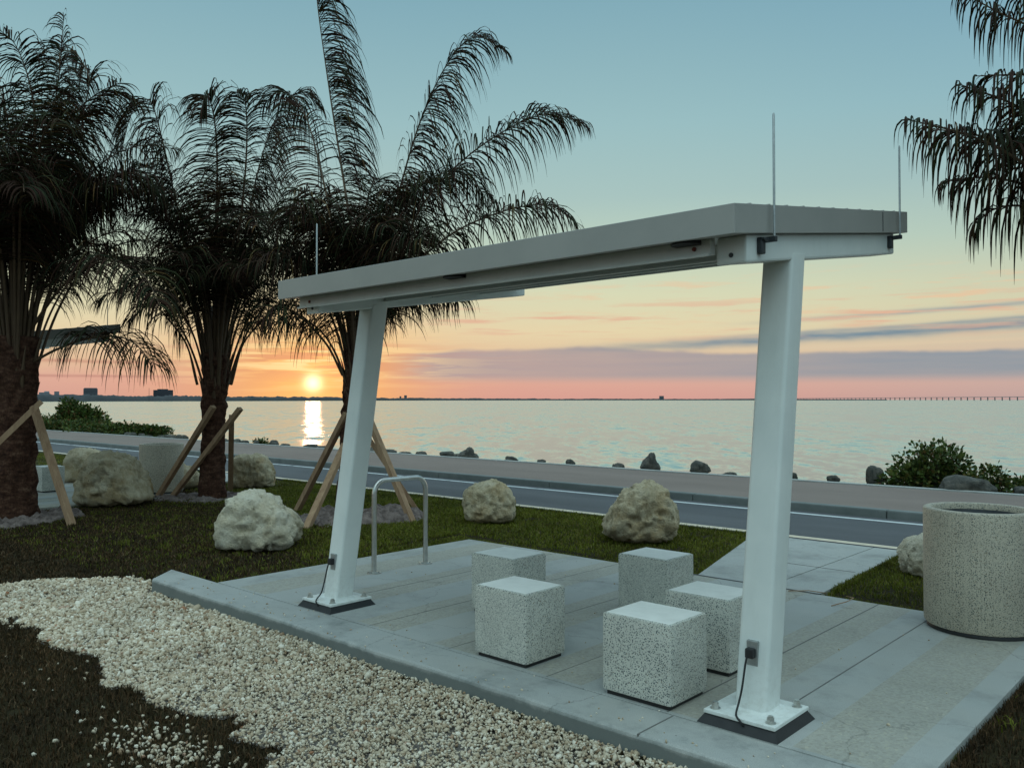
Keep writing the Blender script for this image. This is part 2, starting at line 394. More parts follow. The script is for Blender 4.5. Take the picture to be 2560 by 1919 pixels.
# --- ground and grass
def ground_mat():
    m, t, b = new_mat("lawn_ground", 0.95, 0, 0.2)
    n1 = tnoise(t, 1.3, 6, 0.65); n2 = tnoise(t, 38, 4, 0.7)
    base = cramp(t, n1.outputs[0], [(0.3, (0.022, 0.017, 0.007)), (0.55, (0.035, 0.027, 0.009)), (0.75, (0.045, 0.031, 0.012))])
    base = tmix(t, 1.0, base, cramp(t, n2.outputs[0], [(0.3, (0.5, 0.5, 0.5)), (0.7, (1.5, 1.5, 1.5))]), "MULTIPLY")
    t.links.new(base, b.inputs["Base Color"]); tbump(t, b, n2.outputs[0], 0.9, 0.03); return m
M["ground"] = ground_mat()
def attr_mat(name, stops, rough=0.7, scale=2.0, translucent=0.0, lo=0.6, hi=1.35, spec=0.3):
    """colour by random value per loose piece and slow noise"""
    m, t, b = new_mat(name, rough, 0, spec)
    g = t.nodes.new("ShaderNodeNewGeometry")
    base = cramp(t, g.outputs["Random Per Island"], stops)
    n = tnoise(t, scale, 4, 0.6)
    base = tmix(t, 1.0, base, cramp(t, n.outputs[0], [(0.3, (lo,) * 3), (0.7, (hi,) * 3)]), "MULTIPLY")
    t.links.new(base, b.inputs["Base Color"])
    if translucent:
        tr = t.nodes.new("ShaderNodeBsdfTranslucent"); t.links.new(base, tr.inputs[0])
        mx = t.nodes.new("ShaderNodeMixShader"); mx.inputs[0].default_value = translucent
        t.links.new(b.outputs[0], mx.inputs[1]); t.links.new(tr.outputs[0], mx.inputs[2])
        t.links.new(mx.outputs[0], t.nodes["Material Output"].inputs[0])
    return m
M["grass"] = attr_mat("grass_blades", [(0.0, (0.060, 0.068, 0.006)), (0.4, (0.125, 0.145, 0.010)), (0.75, (0.175, 0.18, 0.018)), (0.93, (0.13, 0.10, 0.025)), (1.0, (0.22, 0.17, 0.07))], 0.7, 1.1, 0.25)
M["grass_dark"] = attr_mat("old_turf_blades", [(0.0, (0.022, 0.014, 0.005)), (0.45, (0.045, 0.030, 0.009)), (0.8, (0.075, 0.038, 0.015)), (0.96, (0.12, 0.065, 0.028)), (1.0, (0.20, 0.14, 0.08))], 0.8, 1.6, 0.1)
M["gravel"] = attr_mat("limestone_chips", [(0.0, (0.26, 0.17, 0.10)), (0.10, (0.40, 0.30, 0.20)), (0.40, (0.52, 0.43, 0.31)), (0.75, (0.63, 0.545, 0.42)), (0.97, (0.78, 0.71, 0.59)), (1.0, (0.30, 0.12, 0.05))], 0.8, 1.4, 0, 0.85, 1.1)
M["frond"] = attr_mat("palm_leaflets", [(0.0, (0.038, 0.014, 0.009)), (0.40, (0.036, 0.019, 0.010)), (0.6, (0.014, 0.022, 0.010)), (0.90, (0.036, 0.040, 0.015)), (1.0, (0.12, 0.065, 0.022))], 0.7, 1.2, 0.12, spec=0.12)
M["petiole"] = simple("palm_stalks", (0.075, 0.04, 0.022), (0.13, 0.08, 0.04), 3, 0.7)
M["leaf"] = attr_mat("round_leaves", [(0.0, (0.028, 0.046, 0.010)), (0.5, (0.06, 0.095, 0.018)), (0.85, (0.11, 0.125, 0.026)), (1.0, (0.16, 0.07, 0.03))], 0.5, 3, 0.15)
M["twig"] = simple("twigs", (0.05, 0.035, 0.025), (0.08, 0.06, 0.04))

def bark_mat():
    m, t, b = new_mat("palm_bark", 0.95, 0, 0.2)
    n = tnoise(t, 9, 6, 0.7, stretch=(1, 1, 2.2)); n2 = tnoise(t, 30, 5, 0.7, stretch=(1.6, 1.6, 0.6))
    base = cramp(t, n.outputs[0], [(0.30, (0.022, 0.009, 0.006)), (0.52, (0.085, 0.038, 0.024)), (0.72, (0.18, 0.10, 0.065))])
    base = tmix(t, 1.0, base, cramp(t, n2.outputs[0], [(0.3, (0.55, 0.55, 0.55)), (0.7, (1.4, 1.4, 1.4))]), "MULTIPLY")
    t.links.new(base, b.inputs["Base Color"]); tbump(t, b, n2.outputs[0], 0.9, 0.03); return m
M["bark"] = bark_mat()
def rock_mat(name, lo, mid, hi, tan=(0.30, 0.20, 0.10), tanamt=0.5):
    m, t, b = new_mat(name, 0.9, 0, 0.25)
    n = tnoise(t, 5.5, 8, 0.68); n2 = tnoise(t, 26, 6, 0.75); n3 = tnoise(t, 2.2, 4, 0.6)
    base = cramp(t, n.outputs[0], [(0.28, lo), (0.48, mid), (0.70, hi)])
    base = tmix(t, cramp(t, n3.outputs[0], [(0.48, (0, 0, 0)), (0.70, (tanamt,) * 3)]), base, tan)
    base = tmix(t, cramp(t, n2.outputs[0], [(0.32, (0.85, 0.85, 0.85)), (0.42, (0, 0, 0))]), base, (lo[0] * 0.35, lo[1] * 0.33, lo[2] * 0.3))
    t.links.new(base, b.inputs["Base Color"])
    mx = t.nodes.new("ShaderNodeMath"); mx.operation = "ADD"; t.links.new(n.outputs[0], mx.inputs[0]); t.links.new(n2.outputs[0], mx.inputs[1])
    n4 = tnoise(t, 60, 5, 0.75); m2 = t.nodes.new("ShaderNodeMath"); m2.operation = "MULTIPLY_ADD"; t.links.new(n4.outputs[0], m2.inputs[0]); m2.inputs[1].default_value = 0.55; t.links.new(mx.outputs[0], m2.inputs[2])
    tbump(t, b, m2.outputs[0], 1.0, 0.045); return m
M["rock_white"] = rock_mat("pale_limestone", (0.50, 0.42, 0.27), (0.78, 0.70, 0.54), (0.88, 0.83, 0.69), (0.56, 0.42, 0.22), 0.45)
M["rock_tan"] = rock_mat("weathered_limestone", (0.34, 0.25, 0.14), (0.62, 0.52, 0.35), (0.78, 0.70, 0.53), (0.46, 0.28, 0.10), 0.7)
M["rock_dark"] = rock_mat("wet_riprap", (0.05, 0.055, 0.052), (0.12, 0.118, 0.105), (0.24, 0.225, 0.19), (0.12, 0.09, 0.06), 0.4)

def water_mat():
    # wave slopes are given straight to the normal, so that far ripples keep their tilt
    m, t, b = new_mat("sea_water", 0.18, 0, 0.5)
    b.inputs["IOR"].default_value = 1.6; b.inputs["Metallic"].default_value = 0.22
    b.inputs["Base Color"].default_value = (0.34, 0.42, 0.36, 1)
    c = t.nodes.new("ShaderNodeTexCoord")
    rot = t.nodes.new("ShaderNodeMapping"); rot.inputs["Rotation"].default_value = (0, 0, -YAW); t.links.new(c.outputs["Object"], rot.inputs[0])
    def vm(op, a, bb):
        n = t.nodes.new("ShaderNodeVectorMath"); n.operation = op
        for k_, v in ((0, a), (1, bb)):
            if hasattr(v, "is_output"): t.links.new(v, n.inputs[k_])
            else: n.inputs[k_].default_value = v
        return n.outputs[0]
    acc = None
    for sc, st, amp in WAVES:
        n = tnoise(t, sc, 3, 0.6, rot.outputs[0], st)
        v = vm("MULTIPLY", vm("SUBTRACT", n.outputs["Color"], (0.5, 0.5, 0.5)), (amp, amp, 0.0))
        acc = v if acc is None else vm("ADD", acc, v)
    calm = tnoise(t, 0.012, 4, 0.6, rot.outputs[0], (0.5, 0.25, 1))
    acc = vm("MULTIPLY", acc, cramp(t, calm.outputs[0], [(0.32, (0.55, 0.55, 0.55)), (0.62, (1.15, 1.15, 1.15))]))
    nrm = vm("NORMALIZE", vm("ADD", acc, (0.0, 0.0, 1.0)), (0, 0, 0))
    t.links.new(nrm, b.inputs["Normal"])
    return m
WAVES = [(1.0, (2.6, 1.8, 1), 0.50), (1.0, (1.0, 0.34, 1), 0.70), (1.0, (0.28, 0.05, 1), 0.42)]
M["water"] = water_mat()
def flat(name, a, b_, sc=0.05):
    return simple(name, a, b_, sc, 0.9, 0, 0)
M["far_land"] = flat("far_shore_trees", (0.035, 0.04, 0.045), (0.06, 0.062, 0.065), 0.02)
M["far_pale"] = flat("far_pale_wall", (0.26, 0.27, 0.30), (0.32, 0.33, 0.36))
M["far_grey"] = flat("far_grey_wall", (0.12, 0.125, 0.145), (0.15, 0.155, 0.175))
M["far_dark"] = flat("far_dark_wall", (0.045, 0.047, 0.058), (0.06, 0.06, 0.072))
M["far_glass"] = flat("far_windows", (0.03, 0.035, 0.05), (0.045, 0.05, 0.06))
M["bridge"] = flat("bridge_concrete", (0.24, 0.24, 0.26), (0.30, 0.30, 0.32))

rng = np.random.default_rng(7); random.seed(7)
def smooth01(x): x = np.clip(x, 0, 1); return x * x * (3 - 2 * x)
DX = -12.62                       # the next shelter stands this far along the shore
# ================================================================== SETTING
WATER_Z = -1.2
def vnoise(x, y, s=1.0, seed=0.0):
    """cheap smooth value noise, vectorised"""
    x = np.asarray(x, float) * s + seed * 17.3; y = np.asarray(y, float) * s + seed * 5.1
    xi = np.floor(x); yi = np.floor(y); fx = smooth01(x - xi); fy = smooth01(y - yi)
    def h(a, b):
        v = np.sin(a * 127.1 + b * 311.7 + seed * 13.0) * 43758.5453; return v - np.floor(v)
    return (h(xi, yi) * (1 - fx) + h(xi + 1, yi) * fx) * (1 - fy) + (h(xi, yi + 1) * (1 - fx) + h(xi + 1, yi + 1) * fx) * fy
def terrain_z(x, y):
    x = np.asarray(x, float); y = np.asarray(y, float)
    near = smooth01((4.7 - y) / 1.5)
    near = np.where(x > -7.5, np.where(y < 3.5, 1.0, 0.0), near)
    z = -0.035 - 0.105 * near
    z = z + (vnoise(x, y, 1.3, 1) - 0.5) * 0.03 + (vnoise(x, y, 0.35, 2) - 0.5) * 0.04
    under = (x > -7.45) & (x < -0.9) & (y > 3.3) & (y < 7.2)
    z = np.where(under, np.minimum(z, -0.06), z)
    z = np.where(y > 8.9, z * (1 - smooth01((y - 8.9) / 0.5)) + (-0.035) * smooth01((y - 8.9) / 0.5), z)
    return z
xs = np.concatenate([[-400, -250, -160, -110, -80, -60, -48, -40, -34], np.arange(-30, -16, 0.6), np.arange(-16, 3.01, 0.1), np.arange(3.5, 12, 0.7), [14, 20, 30, 50, 90, 160, 300]])
ys = np.concatenate([[-400, -200, -100, -60, -40, -25, -15, -9, -6, -4], np.arange(-3, 9.65, 0.1), [9.8, 12, 15.4, 15.9, 16.6, 17.3, 18.2, 19.5, 24, 60]])
GX, GY = np.meshgrid(xs, ys, indexing="ij")
GZ = terrain_z(GX, GY)
GZ = np.where(GY > 9.7, -0.08, GZ)
GZ = np.where(GY > 15.5, -0.10 - (GY - 15.5) * 0.62 + (vnoise(GX, GY, 1.0, 5) - 0.5) * 0.25, GZ); GZ = np.where(GY > 19.0, -2.6, GZ)
nx, ny = GX.shape
V = np.stack([GX, GY, GZ], -1).reshape(-1, 3)
I = np.arange(nx * ny).reshape(nx, ny)
F = np.stack([I[:-1, :-1], I[1:, :-1], I[1:, 1:], I[:-1, 1:]], -1).reshape(-1, 4)
tag(np_mesh("ground", V, F, M["ground"], smooth=True), kind="structure")
def sheet(name, pts, z, mat, h=None):
    mb = MB()
    if h is None:
        mb.bm.faces.new([mb.bm.verts.new((x, y, z)) for x, y in pts])
    else:
        mb.prism([(x, y, z - h) for x, y in pts], [(x, y, z) for x, y in pts])
    return tag(mb.build(name, mat), kind="structure")
rect = lambda x0, x1, y0, y1: [(x0, y0), (x1, y0), (x1, y1), (x0, y1)]
sheet("water", rect(-30000, 30000, 17.0, 45000), WATER_Z, M["water"])
# bottom of the sea sheet joins the rock slope; road, kerb and shore pavement run along X
sheet("road", rect(-400, 300, 9.56, 12.02), 0.0, M["asphalt"], 0.1)
sheet("road_edge_line", rect(-400, 300, 9.585, 9.73), 0.004, M["line_cream"])
sheet("road_white_line", rect(-400, 300, 11.60, 11.72), 0.004, M["line_white"])
mb = MB()
x = -400.0
while x < 300: 
    mb.box((x, 11.97, -0.05), (x + 2.99 if x > -60 else x + 39, 12.13, 0.115), 0.02 if x > -60 else 0.0); x += 3.0 if x >= -60 else 40.0
tag(mb.build("kerb", M["road_kerb"]), kind="structure")
sheet("pavement", rect(-400, 300, 12.132, 15.25), 0.10, M["pavement"], 0.2)
sheet("pavement_edge", rect(-400, 300, 15.253, 15.42), 0.122, M["kerb"], 0.6)

# slabs under the two shelters with their paths to the road
def slab(dx, name):
    mb = MB()
    mb.box((-7.0 + dx, 3.79, -0.25), (-1.14 + dx, 6.93, 0.0), 0.004)
    o = tag(mb.build(name, M["slab"]), kind="structure")
    mb = MB()                                                    # thickened front edge runs past the slab on the left
    xs_ = np.linspace(-7.56 + dx, 1.5 * 0 - 1.12 + dx, 24)
    for sgn in (0,):
        prof = [(3.45, -0.30), (3.45, -0.022), (3.456, -0.008), (3.472, 0.0), (3.775, 0.0), (3.785, -0.01), (3.785, -0.30)]
        rings = []
        for i, xx in enumerate(xs_):
            wob_ = 0.006 * math.sin(xx * 3.1) + 0.004 * math.sin(xx * 7.7)
            rings.append([mb.bm.verts.new((xx - (y - 3.45) * (0.9 if i == 0 else 0), y + (wob_ if y < 3.5 else 0), z)) for y, z in prof])
        for a, b in zip(rings, rings[1:]):
            for k in range(len(prof)): mb.bm.faces.new((a[k], b[k], b[(k + 1) % len(prof)], a[(k + 1) % len(prof)]))
        mb.bm.faces.new(rings[0]); mb.bm.faces.new(rings[-1][::-1])
    tag(mb.build(name + "_front_kerb", M["kerb_stain_shade"]), kind="structure")
    mb = MB()
    L = lambda y: -4.02 - (y - 6.96) * 0.275; R = lambda y: -2.87 - (y - 6.96) * 0.05
    for xa, xb in ((None, -3.335), (-3.323, None)):
        y0, y1 = 6.955, 9.55
        p = [((L(y0) if xa is None else xa) + dx, y0), ((R(y0) if xb is None else xb) + dx, y0), ((R(y1) if xb is None else xb) + dx, y1), ((L(y1) if xa is None else xa) + dx, y1)]
        mb.prism([(a, b, -0.2) for a, b in p], [(a, b, -0.002) for a, b in p])
    tag(mb.build(name.replace("slab", "path"), M["kerb"]), kind="structure")
    # dark expansion joint and the sawn joints
    mb = MB()
    mb.box((-4.4 + dx, 6.925, -0.1), (-2.86 + dx, 6.957, 0.0025))
    tag(mb.build(name + "_expansion_joint", M["black"]), kind="structure")
    mb = MB()
    for xx in (-1.945, -2.378, -3.2, -4.03, -4.86, -5.69):
        w = 0.004 if xx > -2.5 else 0.0011
        mb.box((xx - w + dx, 3.80, -0.02), (xx + w + dx, 6.92, 0.0018))
    for xx, yy in ((-3.33, 8.05),):
        mb.box((xx - 0.5 + dx, yy, -0.02), (xx + 0.35 + dx, yy + 0.008, 0.0008))
    mb.box((-2.33 + dx, 3.452, -0.1), (-2.322 + dx, 3.77, 0.0018))
    tag(mb.build(name + "_sawn_joints", simple("joint_dirt", (0.12, 0.12, 0.11), (0.17, 0.165, 0.155))), kind="structure")
    return o
slab(0.0, "slab"); slab(DX, "far_slab")

# ================================================================== SHELTER
def build_shelter():
    root = thing("picnic_shelter", "near white steel shelter over the terrazzo cubes, grey sloping roof on two leaning posts", "shelter", (-3.76, 4.1, 0), "flat roofed shelters along the shore")
    SL = 0.148
    roofz = lambda y: 2.536 + (y - 3.58) * SL           # top of the roof
    sh = lambda c: (c.x, c.y, c.z + (c.y - 3.58) * SL)
    for px_ in (-1.985, -5.535):
        # leaning post with rounded corners
        hw = 0.086; r = 0.022; prof = []
        for cx_, cy_, a0 in ((hw - r, hw - r, 0), (-hw + r, hw - r, 90), (-hw + r, -hw + r, 180), (hw - r, -hw + r, 270)):
            for k in range(5):
                a = math.radians(a0 + k * 22.5); prof.append((cx_ + r * math.cos(a), cy_ + r * math.sin(a)))
        mb = MB(); rings = []
        for i in range(9):
            t = i / 8.0; z = 0.062 + t * 2.34; yc = 4.022 + t * 0.345
            rings.append([mb.bm.verts.new((px_ + a, yc + b, z + (b * SL if i == 8 else 0))) for a, b in prof])
        for a, b in zip(rings, rings[1:]):
            n = len(a)
            for k in range(n): mb.bm.faces.new((a[k], a[(k + 1) % n], b[(k + 1) % n], b[k]))
        mb.bm.faces.new(rings[0][::-1]); mb.bm.faces.new(rings[-1])
        post = mb.build("post", M["white"], root, True, 0.9)
        mb = MB(); mb.box((px_ - 0.19, 3.815, 0.045), (px_ + 0.19, 4.205, 0.064), 0.004)
        # small gusset weld collar
        mb.prism([(px_ - 0.10, 3.925, 0.064), (px_ + 0.10, 3.925, 0.064), (px_ + 0.10, 4.125, 0.064), (px_ - 0.10, 4.125, 0.064)],
                 [(px_ - 0.084, 3.944, 0.075), (px_ + 0.084, 3.944, 0.075), (px_ + 0.084, 4.112, 0.075), (px_ - 0.084, 4.112, 0.075)])
        mb.build("base_plate", M["white"], post)
        mb = MB(); mb.prism([(px_ - 0.215, 3.79, 0.0), (px_ + 0.215, 3.79, 0.0), (px_ + 0.215, 4.225, 0.0), (px_ - 0.215, 4.225, 0.0)],
                            [(px_ - 0.185, 3.825, 0.045), (px_ + 0.185, 3.825, 0.045), (px_ + 0.185, 4.195, 0.045), (px_ - 0.185, 4.195, 0.045)])
        mb.build("base_pad", M["black"], post)
        for sx in (-1, 1):
            for yy in (3.86, 4.16):
                mb = MB(); bx_ = px_ + sx * 0.148
                mb.tube([(bx_, yy, 0.062), (bx_, yy, 0.068)], 0.026, 16)
                mb.tube([(bx_, yy, 0.068), (bx_, yy, 0.090)], 0.019, 6)
                mb.tube([(bx_, yy, 0.090), (bx_, yy, 0.098)], 0.013, 12)
                mb.build("bolt", M["steel"], post)
        # socket plate, plug and cable on the front face
        yf = lambda z: 4.022 - 0.086 + (z - 0.062) / 2.34 * 0.345
        zc = 0.345; mb = MB(); mb.box((px_ - 0.03, yf(zc) - 0.011, zc - 0.062), (px_ + 0.03, yf(zc) + 0.012, zc + 0.062), 0.003)
        o_ = mb.build("socket_plate", M["galv"], post)
        mb = MB(); mb.box((px_ - 0.024, yf(zc) - 0.045, zc - 0.02), (px_ + 0.02, yf(zc) - 0.006, zc + 0.028), 0.007); mb.build("plug", M["black"], post)
        mb = MB(); P_ = [(px_ - 0.012, yf(zc) - 0.035, zc), (px_ - 0.016, yf(zc) - 0.052, zc - 0.05), (px_ - 0.022, 3.90, 0.18), (px_ - 0.030, 3.88, 0.11), (px_ - 0.018, 3.83, 0.072), (px_ + 0.015, 3.805, 0.055), (px_ + 0.03, 3.815, 0.03)]
        pts = []
        for i in range(len(P_) - 1):
            p0 = Vector(P_[max(i - 1, 0)]); p1 = Vector(P_[i]); p2 = Vector(P_[i + 1]); p3 = Vector(P_[min(i + 2, len(P_) - 1)])
            for k in range(5):
                t = k / 5.0; pts.append(0.5 * ((2 * p1) + (-p0 + p2) * t + (2 * p0 - 5 * p1 + 4 * p2 - p3) * t * t + (-p0 + 3 * p1 - 3 * p2 + p3) * t ** 3))
        pts.append(Vector(P_[-1])); mb.tube(pts, 0.0055, 8); mb.build("cable", M["black"], post, True)
        # cross beam under the roof
        far = 5.88 if px_ > -3 else 6.16
        mb = MB(); zt = 2.536 - 0.142
        mb.box((px_ - 0.082, 3.77, zt - 0.138), (px_ + 0.082, far, zt - 0.001), 0.012, sh)
        beam = mb.build("cross_beam", M["white"], root)
        mb = MB(); mb.tube([(px_, 3.765, roofz(3.77) - 0.235), (px_, 3.775, roofz(3.77) - 0.235)], 0.012, 10); mb.build("bolt", M["dark"], beam)
    # long channel behind the front fascia and the thin rails behind it
    zt = 2.536 - 0.142
    mb = MB(); mb.box((-5.64, 3.72, zt - 0.082), (-2.07, 3.766, zt - 0.001), 0.004, sh)
    mb.box((-5.64, 3.70, zt - 0.086), (-2.07, 3.72, zt - 0.074), 0.002, sh)
    pur = mb.build("front_channel", M["white"], root)
    for xx in (-5.50, -2.16):
        mb = MB(); zz = roofz(3.72) - 0.185; mb.tube([(xx, 3.712, zz), (xx, 3.722, zz)], 0.011, 8); mb.build("bolt", M["rust"], pur)
    for yy in (4.42, 4.95, 5.55):
        mb = MB(); mb.box((-5.45, yy, zt - 0.088), (-2.068, yy + 0.035, zt - 0.001), 0.002, sh)
        mb.box((-5.45, yy - 0.03, zt - 0.092), (-2.068, yy + 0.035, zt - 0.083), 0.002, sh); mb.build("rail", M["white"], root)
    # roof box
    x0, x1, y0, y1 = -5.72, -1.868, 3.58, 6.045
    mb = MB(); mb.box((x0 + 0.02, y0 + 0.02, 2.536 - 0.142), (x1 - 0.02, y1 - 0.02, 2.536 - 0.10), 0, sh)
    mb.box((x0 + 0.02, y0 + 0.02, 2.536 - 0.03), (x1 - 0.02, y1 - 0.02, 2.536 - 0.006), 0, sh)
    roof = mb.build("roof", M["underside"], root)
    mb = MB()
    mb.box((x0, y0, 2.536 - 0.142), (x1, y0 + 0.019, 2.536), 0.003, sh); mb.box((x0, y1 - 0.019, 2.536 - 0.142), (x1, y1, 2.536), 0.003, sh)
    mb.box((x0, y0 + 0.0195, 2.536 - 0.142), (x0 + 0.019, y1 - 0.0195, 2.536), 0.003, sh); mb.box((x1 - 0.019, y0 + 0.0195, 2.536 - 0.142), (x1, y1 - 0.0195, 2.536), 0.003, sh)
    mb.build("fascia", M["fascia"], roof)
    mb = MB()
    for yy in np.arange(y0 + 0.16, y1 - 0.05, 0.205): mb.box((x0 + 0.004, yy, 2.536 - 0.008), (x1 - 0.004, yy + 0.022, 2.536 + 0.0045), 0.002, sh)
    mb.build("seams", M["fascia"], roof)
    mb = MB()
    for yy in (5.56,): mb.box((x1 - 0.004, yy, 2.536 - 0.135), (x1 + 0.0025, yy + 0.006, 2.536 - 0.01), 0, sh)
    mb.build("fascia_joint", M["dark"], roof)
    for xx in (-2.19, -3.86):
        mb = MB(); zz = roofz(3.70) - 0.142; mb.tube([(xx, 3.69, zz - 0.022), (xx, 3.69, zz + 0.004)], 0.075, 24); mb.build("downlight", M["black"], roof)
    for xx, s_ in ((-1.846, 1), (-5.745, -1)):
        for yy, top_ in (((3.95, 3.045), (5.82, 3.30)) if s_ > 0 else ((3.95, 3.045),)):
            mb = MB(); b_ = roofz(yy) - 0.165; mb.tube([(xx, yy, b_), (xx, yy, top_ - 0.01), (xx, yy, top_)], [0.0065, 0.0065, 0.003], 8)
            rod = mb.build("lightning_rod", M["galv"], root, True, 0.9)
            mb = MB(); cx0 = xx - s_ * 0.06
            mb.box((min(xx, cx0) - 0.012, yy - 0.012, b_ - 0.022), (max(xx, cx0) + 0.012, yy + 0.012, b_ + 0.004), 0.003)
            if s_ > 0: mb.box((-1.903, yy - 0.075, b_ - 0.085), (-1.876, yy - 0.03, b_ - 0.005), 0.006); mb.box((-1.89, yy - 0.075, b_ - 0.02), (-1.862, yy + 0.012, b_ - 0.008), 0.003)
            mb.build("bracket", M["dark"], rod)
    return root
sh1 = build_shelter()
sh2 = copy_tree(sh1); sh2.location.x += DX
sh2["label"] = "far shelter mostly hidden behind the left palm, its dark roof end showing between the fronds"

# ================================================================== TERRAZZO CUBES
def make_cube(x0, y0, label, s=0.44, rotk=0):
    t = thing("terrazzo_seat", label, "cube seat", (x0 + s / 2, y0 + s / 2, 0), "terrazzo cube seats under the shelters")
    cx_, cy_ = x0 + s / 2, y0 + s / 2; h = s / 2
    mb = MB(); mb.box((cx_ - h, cy_ - h * 0.86, 0.022), (cx_ + h, cy_ + h * 0.86, 0.447), 0.018); mb.build("body", M["terrazzo"], t, True, 0.6)
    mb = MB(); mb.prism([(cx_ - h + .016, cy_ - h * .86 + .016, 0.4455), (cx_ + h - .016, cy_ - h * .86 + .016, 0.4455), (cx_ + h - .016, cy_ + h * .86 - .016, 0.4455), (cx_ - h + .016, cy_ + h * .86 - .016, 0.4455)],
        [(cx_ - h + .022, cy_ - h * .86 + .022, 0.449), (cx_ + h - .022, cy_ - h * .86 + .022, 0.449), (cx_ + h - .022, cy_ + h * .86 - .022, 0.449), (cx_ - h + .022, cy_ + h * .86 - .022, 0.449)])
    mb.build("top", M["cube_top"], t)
    mb = MB(); mb.box((cx_ - h + .02, cy_ - h * .86 + .02, 0.0), (cx_ + h - .02, cy_ + h * .86 - .02, 0.0215)); mb.build("base_gap_shade", M["black"], t)  # black block drawn in place of the shadowed gap at the foot
    return t
cubes = [(-3.81, 3.815, "terrazzo cube seat in the front row, nearest the left post"),
         (-2.795, 3.80, "nearest and largest looking terrazzo cube seat, just left of the right post"),
         (-3.77, 5.33, "terrazzo cube seat in the back row, directly below the boulder with orange hollows"),
         (-2.83, 4.50, "terrazzo cube seat half hidden behind the right post"),
         (-4.62, 4.59, "terrazzo cube seat behind the front left one, nearest the bike rack")]
c0 = make_cube(0, 0, "x")
for i, (x_, y_, lb) in enumerate(cubes + [(-3.77 + DX, 5.33, "distant cube seat on the far slab, just right of the left palm trunk")]):
    c = c0 if i == 0 else copy_tree(c0)
    c.location = (x_ + 0.22, y_ + 0.19, 0); c["label"] = lb
    if i % 2: c.rotation_euler.z = math.pi
# ================================================================== LITTER BINS
def make_bin(x_, y_, r, label):
    t = thing("litter_bin", label, "bin", (x_, y_, 0), "round terrazzo litter bins")
    def lathe(prof, name, mat, n=72):
        a = np.linspace(0, 2 * np.pi, n, endpoint=False); P_ = np.array(prof)
        V_ = np.stack([x_ + P_[:, 0][:, None] * np.cos(a), y_ + P_[:, 0][:, None] * np.sin(a), np.repeat(P_[:, 1][:, None], n, 1)], -1).reshape(-1, 3)
        I_ = np.arange(len(P_) * n).reshape(len(P_), n); J = np.roll(I_, -1, 1)
        F_ = np.stack([I_[:-1], J[:-1], J[1:], I_[1:]], -1).reshape(-1, 4)
        o = np_mesh(name, V_, F_, mat, t, True); return o
    lathe([(r - .012, 0.03), (r, 0.045), (r, 0.45), (r, 0.835), (r - .004, 0.846), (r - .016, 0.85), (r - .05, 0.85), (r - .058, 0.843), (r - .06, 0.8), (r - .06, 0.2), (0.0, 0.2)], "body", M["terrazzo_tan"])
    lathe([(r - .02, 0.0), (r - .015, 0.032), (0, 0.031)], "base_ring", M["black"])
    lathe([(r - .075, 0.72), (r - .07, 0.80), (r - .062, 0.805), (r - .061, 0.79)], "liner_rim", M["dark"])
    return t
b1 = make_bin(-1.60, 6.70, 0.365, "large tan terrazzo litter bin at the right edge of the slab")
b2 = copy_tree(b1); b2.location.x = -14.55; b2.location.y = 6.80; b2["label"] = "distant pale litter bin between the big left boulder and the second palm"

# ================================================================== BIKE RACK
t = thing("bike_rack", "stainless hooped bike rack bolted to the slab behind the left post", "bike rack", (-6.285, 5.29, 0))
pts = []; ya, yb, H_, R_ = 4.97, 5.61, 0.86, 0.13
pts += [(-6.285, ya, 0.0), (-6.285, ya, 0.3), (-6.285, ya, H_ - R_)]
for k in range(1, 8): a = math.pi - k * math.pi / 16; pts.append((-6.285, ya + R_ + R_ * math.cos(a), H_ - R_ + R_ * math.sin(a)))
pts.append((-6.285, ya + R_, H_))
pts.append((-6.285, yb - R_, H_))
for k in range(1, 8): a = math.pi / 2 - k * math.pi / 16; pts.append((-6.285, yb - R_ + R_ * math.cos(a), H_ - R_ + R_ * math.sin(a)))
pts += [(-6.285, yb, H_ - R_), (-6.285, yb, 0.3), (-6.285, yb, 0.0)]
mb = MB(); mb.tube(pts, 0.024, 16); mb.build("hoop", M["steel"], t, True, 0.9)
for yy in (ya, yb):
    mb = MB(); mb.tube([(-6.285, yy, 0.0005), (-6.285, yy, 0.010), (-6.285, yy, 0.016)], [0.065, 0.064, 0.03], 24); f_ = mb.build("flange", M["steel"], t)
    for k in range(3):
        a = k * 2.094 + 0.5; mb = MB(); mb.tube([(-6.285 + .046 * math.cos(a), yy + .046 * math.sin(a), 0.009), (-6.285 + .046 * math.cos(a), yy + .046 * math.sin(a), 0.02)], 0.008, 6); mb.build("bolt", M["galv"], f_)

# ================================================================== ROCKS
def hull_radius(pts, dirs, p=9.0):
    bm = bmesh.new(); vs = [bm.verts.new(q) for q in pts]
    bmesh.ops.convex_hull(bm, input=vs); bm.normal_update()
    N, Cc = [], []
    for f in bm.faces:
        n = f.normal; c = n.dot(f.verts[0].co)
        if c < 0: n = -n; c = -c
        N.append(tuple(n)); Cc.append(max(c, 0.02))
    bm.free(); N = np.array(N); Cc = np.array(Cc)
    q = np.clip(dirs @ N.T / Cc, 0, None)
    return (q ** p).sum(1) ** (-1.0 / p)
_ico = {}
def ico(n):
    if n not in _ico:
        bm = bmesh.new(); bmesh.ops.create_icosphere(bm, subdivisions=n, radius=1.0)
        bm.verts.ensure_lookup_table()
        _ico[n] = (np.array([v.co[:] for v in bm.verts]), np.array([[v.index for v in f.verts] for f in bm.faces])); bm.free()
    return _ico[n]
